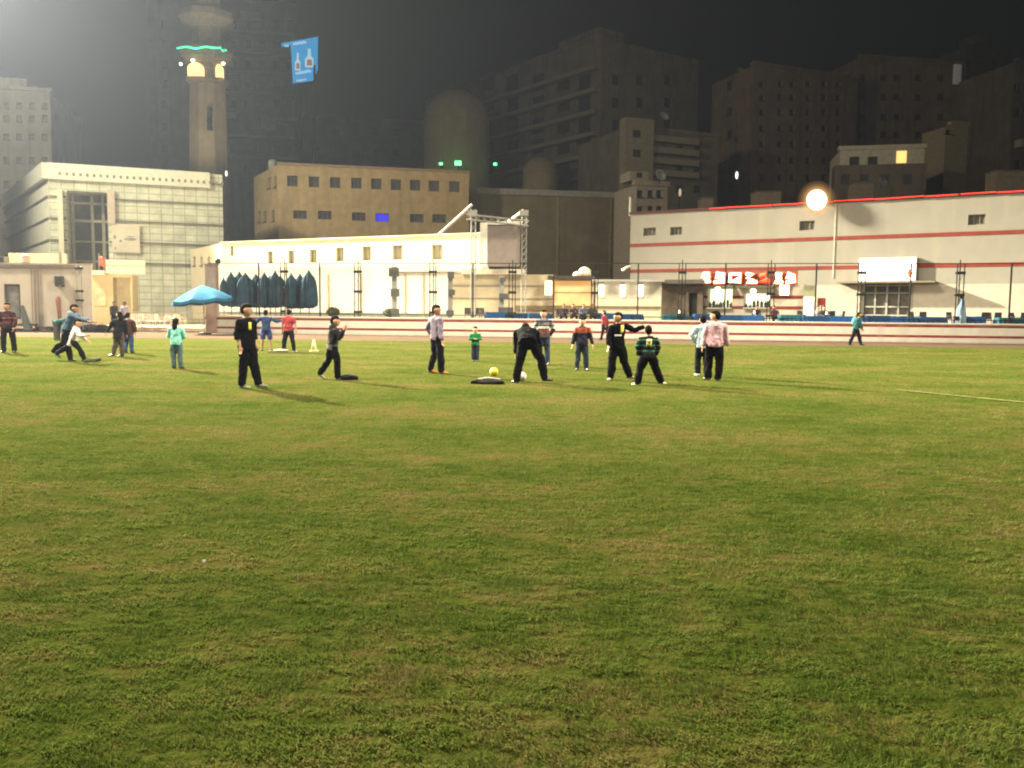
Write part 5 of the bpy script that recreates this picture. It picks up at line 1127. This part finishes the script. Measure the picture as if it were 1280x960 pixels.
dome(676, 143, 22, 196, 240, M_dome, 'small dark dome behind the olive hall')
# minaret
mY = 125; mc = at(253, 210, mY); mx_, my_ = at(252.5, 210, mY).x, mY + 3.2
M_min = mat('minaret_stone', (.42, .33, .2), var=.15, scale=.4, stain=((.2, .14, .09), .4))
mr = empty('minaret', (mx_, my_, 0), 'tall tapering stone minaret with lit amber niches and a green light string', 'minaret')
def mz(y): return at(252, y, mY).z
def octo(bm, prof, seg=8, rot=22.5 + 12):
    rs = []
    for rr_, z in prof: rs.append([bm.verts.new((mx_ + rr_ * math.cos(2 * math.pi * k / seg + rad(rot)), my_ + rr_ * math.sin(2 * math.pi * k / seg + rad(rot)), z)) for k in range(seg)])
    for a, b in zip(rs[:-1], rs[1:]):
        for k in range(seg): bm.faces.new((a[k], a[(k + 1) % seg], b[(k + 1) % seg], b[k]))
    bm.faces.new(rs[0][::-1]); bm.faces.new(rs[-1])
px = mY / FPX
bm = NB(); octo(bm, [(27 * px, 0), (25 * px, mz(210)), (22.5 * px, mz(101))]); obj('shaft', bm, M_min, mr)
bm = NB(); octo(bm, [(22 * px, mz(101) + .01), (27 * px, mz(97)), (27 * px, mz(95)), (22 * px, mz(94)), (22 * px, mz(75)), (32 * px, mz(68)), (34 * px, mz(61)), (34 * px, mz(57))]); obj('lower_gallery', bm, mat('minaret_gallery', (.24, .20, .14), var=.2), mr)
bm = NB(); octo(bm, [(20 * px, mz(57) + .01), (18 * px, mz(28)), (30 * px, mz(22)), (35 * px, mz(17)), (33 * px, mz(8)), (18 * px, mz(7)), (17 * px, mz(-40)), (5 * px, mz(-75))]); obj('upper_stage', bm, mat('minaret_gallery', (0, 0, 0)), mr)
M_am = mat('amber_niche', (1, .72, .3), var=.25, scale=1.2, emit=1.7, ecol=(1, .62, .2)); M_spot = mat('warm_spot', (1, .95, .8), emit=6, ecol=(1, .9, .66))
for x0, x1, y0, y1, dd in ((234.5, 253.5, 78, 95.5, -.25), (269.5, 277, 80, 97, .9)):
    p0, p1 = at(x0, y1, my_ - 22.6 * px + dd), at(x1, y0, my_ - 22.6 * px + dd); bm = NB(); n = 10
    w_ = p1.x - p0.x; out_ = [(p0.x, p0.z), (p1.x, p0.z), (p1.x, p0.z + (p1.z - p0.z) * .6)] + [(p0.x + w_ / 2 + w_ / 2 * math.cos(t), p0.z + (p1.z - p0.z) * (.6 + .4 * math.sin(t))) for t in [math.pi * k / 8 for k in range(1, 8)]] + [(p0.x, p0.z + (p1.z - p0.z) * .6)]
    va = [bm.verts.new((a, p0.y, z)) for a, z in out_]; vb = [bm.verts.new((a, p0.y + .9, z)) for a, z in out_]; bm.faces.new(va); bm.faces.new(vb[::-1]); n = len(va)
    for k in range(n): bm.faces.new((va[k], vb[k], vb[(k + 1) % n], va[(k + 1) % n]))
    nc = obj('niche', bm, M_am, mr)
    bm = NB(); abox(bm, p0.x - .12, p1.x + .12, p0.y - .3, p0.y + .4, p0.z - .5, p0.z - .02); obj('sill', bm, mat('niche_sill', (.4, .28, .14)), nc)
for x, y in ((226, 80), (241, 75.5), (279, 79.5)):
    g = at(x, y, my_ - 30 * px); bm = NB(); ell(bm, g, (.26 if x > 230 else .18, 0, 0), (0, .2, 0), (0, 0, .2)); obj('spot_lamp', bm, M_spot, mr, True)
bm = NB(); pts = []
for k in range(25):
    x = 221.5 + (276 - 221.5) * k / 24; y = 59.5 + 1.0 * math.sin(k * .55 + 2.2) * (1 if k < 20 else .4); pts.append(at(x, y, my_ - 34.6 * px + .008 * (x - 252) ** 2 * px))
tube(bm, pts, .11, 6); tube(bm, [at(277, 62, my_ - 28 * px), at(279, 64, my_ - 28 * px), at(281, 62.5, my_ - 26 * px), at(283, 63, my_ - 26 * px)], .10, 6); obj('light_string', bm, mat('green_string', (.1, 1, .6), emit=2.0, ecol=(.04, 1, .42)), mr)
for y in (137, 144.5, 152, 159.5):
    g = at(262, y, my_ - 24.2 * px); bm = NB(); abox(bm, g.x - .3, g.x + .3, g.y - .2, g.y + .35, g.z - .35, g.z + .35); obj('shaft_window', bm, M_voidw, mr)
for y in (137, 152.5):
    g = at(261.5, y - 1.0, my_ - 24.9 * px); bm = NB(); ell(bm, g, (.16, 0, 0), (0, .12, 0), (0, 0, .14), 8, 6); obj('spot_lamp', bm, mat('dim_spot', (.8, .8, .8), emit=1.0, ecol=(.9, .95, .9)), mr, True)
# tower block behind the minaret with lit billboard
def tower(name, label, x0, Y0, x1, Y1, ytop, depth, m, xs=(), ys=(), w=6, h=8, skip=(), xtop=None, win_m=M_voidw, G=None, xg=(), yg=(), wg=4, group='apartment blocks in the dark behind'):
    F = fac(x0, Y0, x1, Y1); zt = F.hit(xtop if xtop is not None else (x0 + x1) / 2, ytop)[1]
    Gf = None
    if G: Gf = Fac(F.A if G[0] == 'L' else F.B, (at(G[1], 300, G[2]).x, G[2]))
    hs = grid_holes(F, xs, ys, w, h, skip); gh = grid_holes(Gf, xg, yg, wg, h) if Gf else []
    root, wall = block(name, label, 'building', F, 0, zt, depth, m, hs, .35, Gf, gh, group)
    for r4 in hs: plain_win(F, r4, .33, root, win_m)
    for r4 in gh: plain_win(Gf, r4, .33, root, win_m)
    bm = NB(); F.box(bm, -.2, F.w + .2, zt, zt + .5, -.8, .2); obj('parapet', bm, m, root)
    return root, F, zt
root, F, zt = tower('apartment_block', 'dark grey apartment tower behind the minaret', 193, 168, 371, 172, 2, 20, M_dusk, [206, 292, 310, 328, 346, 362], [30, 55, 80, 105, 130, 158, 185, 212], 8, 10, skip=[(4, 5), (5, 5), (1, 5)])
for a, b, y0, y1 in ((276, 296, 142, 150), (327, 344, 146, 165), (345, 371, 148, 153), (302, 326, 17, 29)):
    r4 = F.rect((a, y0, b, y1)); bm = NB(); F.box(bm, r4[0], r4[1], r4[2], r4[3], .01, 1.4); obj('balcony', bm, mat('balcony_buff', (.36, .31, .22)), root)
for y in (42, 68, 92, 118, 172, 198):
    bm = NB(); z = F.hit(320, y)[1]; F.box(bm, F.hit(284, y)[0], F.w, z - .25, z + .25, .01, 1.0); obj('balcony', bm, mat('balcony_grey', (.17, .165, .15)), root)
BB = fac(361, 150, 398, 158); bb = empty('billboard', BB.pt(0, BB.hit(380, 105)[1]), 'glowing blue billboard with two bottles and pale lettering', 'billboard')
def bq(pts, d0, d1, m, name, parent):
    bm = NB(); a = [BB.pt(*BB.hit(*p), d0) for p in pts]; b = [BB.pt(*BB.hit(*p), d1) for p in pts]; va = [bm.verts.new(p) for p in a]; vb = [bm.verts.new(p) for p in b]; n = len(va); bm.faces.new(va); bm.faces.new(vb[::-1])
    for k in range(n): bm.faces.new((va[k], vb[k], vb[(k + 1) % n], va[(k + 1) % n]))
    return obj(name, bm, m, parent)
bl = bq([(369, 104), (366.5, 56), (355, 58), (354.5, 53.5), (397.5, 46), (397, 88), (391, 101)], -.5, 0, mat('billboard_blue', (.02, .25, .55), var=.35, scale=.12, emit=.62, ecol=(.02, .36, .75)), 'panel', bb)
PW = mat('billboard_white', (.7, .85, .95), emit=.55, ecol=(.62, .85, .95)); PB = mat('billboard_amber', (.4, .2, .1), emit=.35, ecol=(.62, .32, .18))
def ltr(x0, x1, yc, hh, sl, n):
    bm = NB(); r_ = random.Random(int(yc))
    for k in range(n):
        a = x0 + (x1 - x0) * k / n; b = x0 + (x1 - x0) * (k + .72) / n; y = yc + sl * (a - x0)
        c0, c1 = BB.hit(a, y + hh * r_.uniform(.5, 1)), BB.hit(b, y - hh * r_.uniform(.4, 1)); BB.box(bm, c0[0], c1[0], min(c0[1], c1[1]), max(c0[1], c1[1]), .01, .03)
    obj('lettering', bm, PW, bl)
ltr(366.5, 383, 54.6, 1.4, -.12, 8); ltr(369.5, 389, 91.6, 1.6, -.17, 9); ltr(370.5, 383, 100.8, .9, -.12, 6); ltr(355.5, 361, 57.6, 1.4, -.1, 3)
def bottle(x, y0, y1, w, m, sub):
    pts = [(x - w, y1), (x - w, y1 - (y1 - y0) * .45), (x - w * .35, y1 - (y1 - y0) * .62), (x - w * .3, y0), (x + w * .3, y0), (x + w * .35, y1 - (y1 - y0) * .62), (x + w, y1 - (y1 - y0) * .45), (x + w, y1)]
    bt = bq(pts, .01, .04, PW, 'bottle_picture', bl); pts = [(x - w * .7, y1 - 2), (x - w * .6, y1 - (y1 - y0) * .42), (x + w * .6, y1 - (y1 - y0) * .42), (x + w * .7, y1 - 2)]
    bq(pts, .045, .06, m, 'drink_picture', bt)
bottle(386.5, 61, 84, 5, PB, 0); bottle(372, 66, 88, 3.2, PB, 0)
bm = NB()
for x in (372, 390): g = at(x, 100, 156); tube(bm, [(g.x, g.y + 1.5, 0), (g.x, g.y + 1.5, g.z + 3)], .3, 8)
obj('legs', bm, M_steel, bb)
# pale hazy block at far left
root, F, zt = tower('apartment_block', 'pale apartment block at the far left behind the glass building', -90, 118, 72, 122, 115, 18, M_pale, [8, 24, 40, 56], [132, 148, 171, 200, 230, 262, 290], 7, 8, xtop=60, win_m=mat('haze_tinted_window', (.24, .22, .18)))  # window colour lightened to imitate haze in front of the block
bm = NB(); F.box(bm, 0, F.hit(30, 100)[0], zt + .501, F.hit(20, 95)[1], -9, -1.2); obj('roof_room', bm, M_pale, root)
# grey low blocks between
tower('apartment_block', 'low dark block between the tower and the dome', 372, 185, 532, 190, 150, 15, M_dusk, [395, 420, 445, 470, 495, 518], [165, 190], 9, 9)
# big balconied block
root, F, zt = tower('apartment_block', 'broad dark apartment block with long balcony lines behind the dome', 531, 190, 746, 146, 52, 20, M_brown2, [610, 640, 672, 704, 730], [103, 130, 157, 183, 210], 16, 14, xtop=740, G=('R', 868, 158), xg=[770, 800, 835], yg=[100, 128, 156, 184, 212], wg=9)
for y in (88, 116, 143, 170, 196, 222):
    bm = NB(); z = F.hit(740, y)[1]; F.box(bm, F.hit(586, y)[0], F.w, z - .35, z + .35, .01, 1.5); obj('balcony', bm, mat('balcony_brownish', (.22, .19, .14)), root)
bm = NB(); F.box(bm, F.hit(690, 50)[0], F.hit(742, 50)[0], zt + .501, zt + 2.6, -7, -1.5); obj('roof_room', bm, M_brown2, root)
# right blocks
root, F, zt = tower('apartment_block', 'brown stepped block with banded balconies left of the pinkish tower', 775, 122, 892, 128, 166, 14, M_brown2, [850, 872], [185, 212, 236], 9, 9, xtop=840)
for y in (176, 190, 203, 218): bm = NB(); z = F.hit(840, y)[1]; F.box(bm, F.hit(803, y)[0], F.hit(868, y)[0], z - .5, z + .35, .01, 1.2); obj('balcony', bm, mat('balcony_olive', (.25, .21, .14)), root)
bm = NB(); r4 = F.rect((775, 149, 808, 260)); F.box(bm, r4[0], r4[1], 0, r4[3], .005, 1.6); st_ = obj('stair_tower', bm, mat('stair_buff', (.27, .215, .15), var=.2), root)
for y in (170, 194): r4 = F.rect((784, y - 5, 793, y + 5)); bm = NB(); F.box(bm, r4[0], r4[1], r4[2], r4[3], 1.55, 1.612); obj('window', bm, M_voidw, st_)
root, F, zt = tower('small_house', 'small pale rooftop house with dark windows behind the white hall', 792, 93, 831, 94, 232, 6, mat('house_buff', (.30, .25, .19), var=.15), [800, 813, 824], [242, 262], 7, 9, group='small houses behind the hall')
bm = NB(); r4 = F.rect((789, 213, 812, 231)); F.box(bm, r4[0], r4[1], zt + .502, r4[3], -3, -.3); rr_ = obj('roof_room', bm, mat('house_buff', (0, 0, 0)), root)
bm = NB(); r4 = F.rect((797, 215, 804, 222)); F.box(bm, r4[0], r4[1], r4[2], r4[3], -.299, -.27); obj('window', bm, M_voidw, rr_)
root, F, zt = tower('apartment_block', 'reddish brown apartment tower right of the stepped block', 933, 138, 1061, 146, 86, 16, M_brown, [952, 975, 990, 1010, 1030, 1048], [105, 122, 140, 160, 180, 200, 222], 6, 8, xtop=980, G=('L', 885, 150), xg=[911], yg=[107, 140, 168], wg=7)
root, F, zt = tower('apartment_block', 'brown apartment block with small square windows behind the roof terrace', 1062, 150, 1200, 154, 76, 16, M_brown, [1078, 1105, 1121, 1148, 1176], [97, 121, 146, 168], 8, 8, xtop=1140)
r4 = F.rect((1192, 81, 1198.5, 106)); bm = NB(); F.box(bm, r4[0], r4[1], r4[2], r4[3], .01, .5); obj('lit_strip', bm, mat('pale_strip', (.5, .5, .46), emit=.09), root)
root, F, zt = tower('small_house', 'cream roof terrace house with one glowing amber window', 1042, 108, 1146, 106, 187, 8, mat('penthouse_cream', (.56, .50, .38), var=.15), [1068, 1091], [203], 12, 14, xtop=1090, group='small houses behind the hall')
r4 = F.rect((1121, 189, 1132.5, 203.5)); bm = NB(); F.box(bm, r4[0], r4[1], r4[2], r4[3], .01, .07); obj('lit_window', bm, mat('amber_window', (1, .6, .2), var=.35, scale=1.5, emit=1.5, ecol=(1, .55, .17)), root)
bm = NB(); r4 = F.rect((1040, 211, 1150, 250)); F.box(bm, r4[0], r4[1], 0, r4[3], .005, 2.5); lb = obj('lower_storey', bm, M_brown2, root)
for x in (1052, 1075, 1100, 1128): r4 = F.rect((x - 5, 222, x + 5, 234)); bm = NB(); F.box(bm, r4[0], r4[1], r4[2], r4[3], 2.49, 2.512); obj('window', bm, M_voidw, lb)
root, F, zt = tower('small_house', 'narrow buff stair tower beside the roof terrace house', 1178, 118, 1198, 118.5, 156, 6, mat('stair_cream', (.34, .27, .17), var=.2), [1187], [165], 10, 6, group='small houses behind the hall')
root, F, zt = tower('apartment_block', 'tall almost black tower near the right frame edge', 1200, 152, 1256, 156, 58, 14, M_navy, [1212, 1228, 1244], [80, 105, 130, 155, 180, 205], 8, 10)
bm = NB(); F.box(bm, F.w * .2, F.w * .5, zt + .501, F.hit(1215, 38)[1], -5, -1); obj('roof_room', bm, M_navy, root)
root, F, zt = tower('apartment_block', 'brown block with pale balconies at the right frame edge', 1256, 140, 1345, 143, 78, 14, M_brown2, [1272, 1300, 1325], [110, 140, 205], 8, 10)
for y in (180, 228): bm = NB(); z = F.hit(1270, y)[1]; F.box(bm, 0, F.w, z - .7, z + .5, .01, 1.4); obj('balcony', bm, mat('balcony_pale', (.38, .36, .3)), root)
# rooftop bits behind the white hall
for k, (x, Y, y0, y1, w, lab) in enumerate(((884, 92, 248, 262, .6, 'small buff rooftop box behind the white hall, first from the left'), (960, 90, 240, 258, 1.3, 'wide buff rooftop box behind the white hall, second from the left'), (1080, 88, 228, 250, .9, 'buff rooftop box behind the white hall, right of the glaring lamp'), (1262, 84, 214, 245, 1.4, 'grey rooftop box behind the white hall near the right edge'))):
    g = at(x, y1 + 12, Y); h = at(x, y0, Y); r = empty('rooftop_box', (g.x, g.y, 0), lab, 'rooftop hut', 'rooftop huts behind the hall'); bm = NB(); abox(bm, g.x - w, g.x + w, g.y, g.y + 2, 0, h.z); obj('wall', bm, mat('hut_buff', (.24, .19, .13), var=.2), r); bm = NB(); abox(bm, g.x - w - .1, g.x + w + .1, g.y - .1, g.y + 2.1, h.z, h.z + .12); obj('roof', bm, M_brown2, r)
def dish(x, y, Y, R, label):
    g = at(x, y, Y); r = empty('satellite_dish', g, label, 'satellite dish', 'satellite dishes on the roofs'); bm = NB(); d = V((.4, -.8, .45)).normalized(); t1 = d.orthogonal().normalized(); t2 = d.cross(t1); rs = []
    for i in range(1, 5): rs.append([bm.verts.new(g + (t1 * math.cos(a) + t2 * math.sin(a)) * R * i / 4 + d * (R * .3 * (i / 4) ** 2)) for a in [2 * math.pi * k / 18 for k in range(18)]])
    c = bm.verts.new(g)
    for k in range(18): bm.faces.new((c, rs[0][k], rs[0][(k + 1) % 18]))
    for a, b in zip(rs[:-1], rs[1:]):
        for k in range(18): bm.faces.new((a[k], b[k], b[(k + 1) % 18], a[(k + 1) % 18]))
    o = obj('reflector', bm, mat('dish_grey', (.42, .41, .37)), r, True); s = o.modifiers.new('t', 'SOLIDIFY'); s.thickness = .04
    bm = NB(); tube(bm, [g - d * .05, g - V((0, -.3, R * 1.2))], .05, 6); obj('mast', bm, M_steel, r); bm = NB(); tube(bm, [g - t2 * R * .8 + d * .2, g + d * R * .9], .03, 5); obj('feed_arm', bm, M_steel, r)
dish(825, 220, 92, .65, 'grey satellite dish on the small pale rooftop house'); dish(926, 91, 146, .8, 'satellite dish on the reddish brown tower roof'); dish(1103, 228, 100, .6, 'satellite dish above the white hall right of the glaring lamp'); dish(830, 146, 127, .7, 'satellite dish on the stepped brown block roof')
for x, y, Y, s, c, lab in ((921, 219, 118, .26, (.9, 1, .95), 'tiny white lamp glowing in the dark brown blocks'), (850, 240.5, 96, .22, (1, .75, .5), 'tiny warm lamp behind the white hall roof'), (283, 217, 88, .14, (.9, .9, .8), 'small white lamp at the glass building corner')):
    g = at(x, y, Y); e = empty('wall_lamp', g, lab, 'lamp'); bm = NB(); ell(bm, g, (s * .7, 0, 0), (0, s, 0), (0, 0, s * 2)); obj('bulb', bm, mat('tiny_lamp_%d' % x, c, emit=1.6 if x != 850 else .5, ecol=c), e, True); bm = NB(); tube(bm, [g + V((0, .2, -s * 2)), g + V((0, .2, -6))], .05, 5); obj('pole', bm, M_steel, e)
#@@LIGHT
# ------------------------------------------------------------------ lights, sky, air
def spot(name, loc, tgt, watts, size, blend, col, r=1.2):
    l = bpy.data.lights.new(name, 'SPOT'); l.energy = watts; l.spot_size = rad(size); l.spot_blend = blend; l.color = col; l.shadow_soft_size = r
    o = bpy.data.objects.new(name, l); COL.objects.link(o); o.location = loc; o.rotation_euler = (V(tgt) - V(loc)).to_track_quat('-Z', 'Y').to_euler(); return o
WARM = (1, .90, .66)
MA = V((-50, 69, 33))
spot('floodlight_mast_field', (-62, 85, 41), (5, 32, 0), 4400000, 54, .6, WARM, 1.2)
spot('floodlight_mast_buildings', (-50, 50, 31), (-12, 68, 2), 80000, 130, .9, (1, .90, .66), 1.5)
spot('glass_front_fill', (-55, 60, 33), (-35, 81, 8), 26000, 62, .8, (1, .95, .76), 1.0)  # added unseen fill that brightens the glass facade
spot('left_block_fill', (-60, 80, 42), (-78, 121, 18), 22000, 80, .8, (1, .9, .7), 1.5)  # added unseen fill for the pale block at far left
spot('minaret_shaft_fill', (-42, 108, 15), (mx_, my_, 34), 9000, 50, .8, (1, .86, .6), .5)  # unseen spot put in to light the minaret shaft
spot('minaret_top_fill', (-22, 78, 16), (mx_, my_, 49), 42000, 15, .9, (1, .9, .7), .5)  # second unseen spot, added to lift the minaret's upper stage
spot('floodlight_left_side', (-38, 14, 50), (-4, 33, 0), 660000, 58, 1.0, (1, .88, .66), 7)
spot('floodlight_right_side', (42, 14, 50), (8, 33, 0), 700000, 58, 1.0, (1, .88, .66), 7)
spot('floodlight_left_rear', (-45, -30, 28), (5, 52, 0), 52000, 75, .6, (1, .92, .79), 3.5)
spot('floodlight_right_rear', (50, -30, 28), (0, 55, 0), 44000, 75, .6, (1, .92, .79), 3.5)
for q in KLAMPS:
    l = bpy.data.lights.new('kiosk_downlight', 'POINT'); l.energy = 14; l.color = (1, .9, .68); l.shadow_soft_size = .15; o = bpy.data.objects.new('kiosk_downlight', l); COL.objects.link(o); o.location = q
w = bpy.data.worlds.new('World'); sc.world = w; w.use_nodes = True; nt = w.node_tree; bg = nt.nodes['Background']
sky = nt.nodes.new('ShaderNodeTexSky'); sky.sky_type = 'NISHITA'; sky.sun_disc = False; sky.sun_elevation = rad(-6); sky.sun_rotation = rad(220); sky.air_density = 1.5; sky.dust_density = 2
mxn = nt.nodes.new('ShaderNodeMix'); mxn.data_type = 'RGBA'; mxn.inputs[0].default_value = .5; mxn.blend_type = 'ADD'
nt.links.new(sky.outputs[0], mxn.inputs[6]); mxn.inputs[7].default_value = (.10, .11, .13, 1); nt.links.new(mxn.outputs[2], bg.inputs[0]); bg.inputs[1].default_value = .02
# air
HAZE = True
if HAZE:
    bm = NB(); abox(bm, -260, 260, -80, 240, -1.2, 95); hz_ = obj('haze', bm, bpy.data.materials.new('haze')); hz_['kind'] = 'stuff'
    m = hz_.data.materials[0]; nt, N, L = nodes_of(m); out = N.new('ShaderNodeOutputMaterial'); pv = N.new('ShaderNodeVolumePrincipled'); L.new(pv.outputs[0], out.inputs['Volume'])
    pv.inputs['Color'].default_value = (.66, .77, 1, 1); pv.inputs['Density'].default_value = .00013; pv.inputs['Anisotropy'].default_value = .55
    m.cycles.homogeneous_volume = True if hasattr(m.cycles, 'homogeneous_volume') else None
cy = sc.cycles
cy.max_bounces = 4; cy.diffuse_bounces = 2; cy.glossy_bounces = 2; cy.transmission_bounces = 2; cy.volume_bounces = 0; cy.transparent_max_bounces = 20
cy.sample_clamp_indirect = 4; cy.use_denoising = True; cy.caustics_reflective = False; cy.caustics_refractive = False
cy.pixel_filter_type = 'BLACKMAN_HARRIS'; cy.filter_width = 2.1
vs = sc.view_settings; vs.view_transform = 'Standard'; vs.look = 'None'; vs.exposure = 0; vs.gamma = 1; vs.use_curve_mapping = False
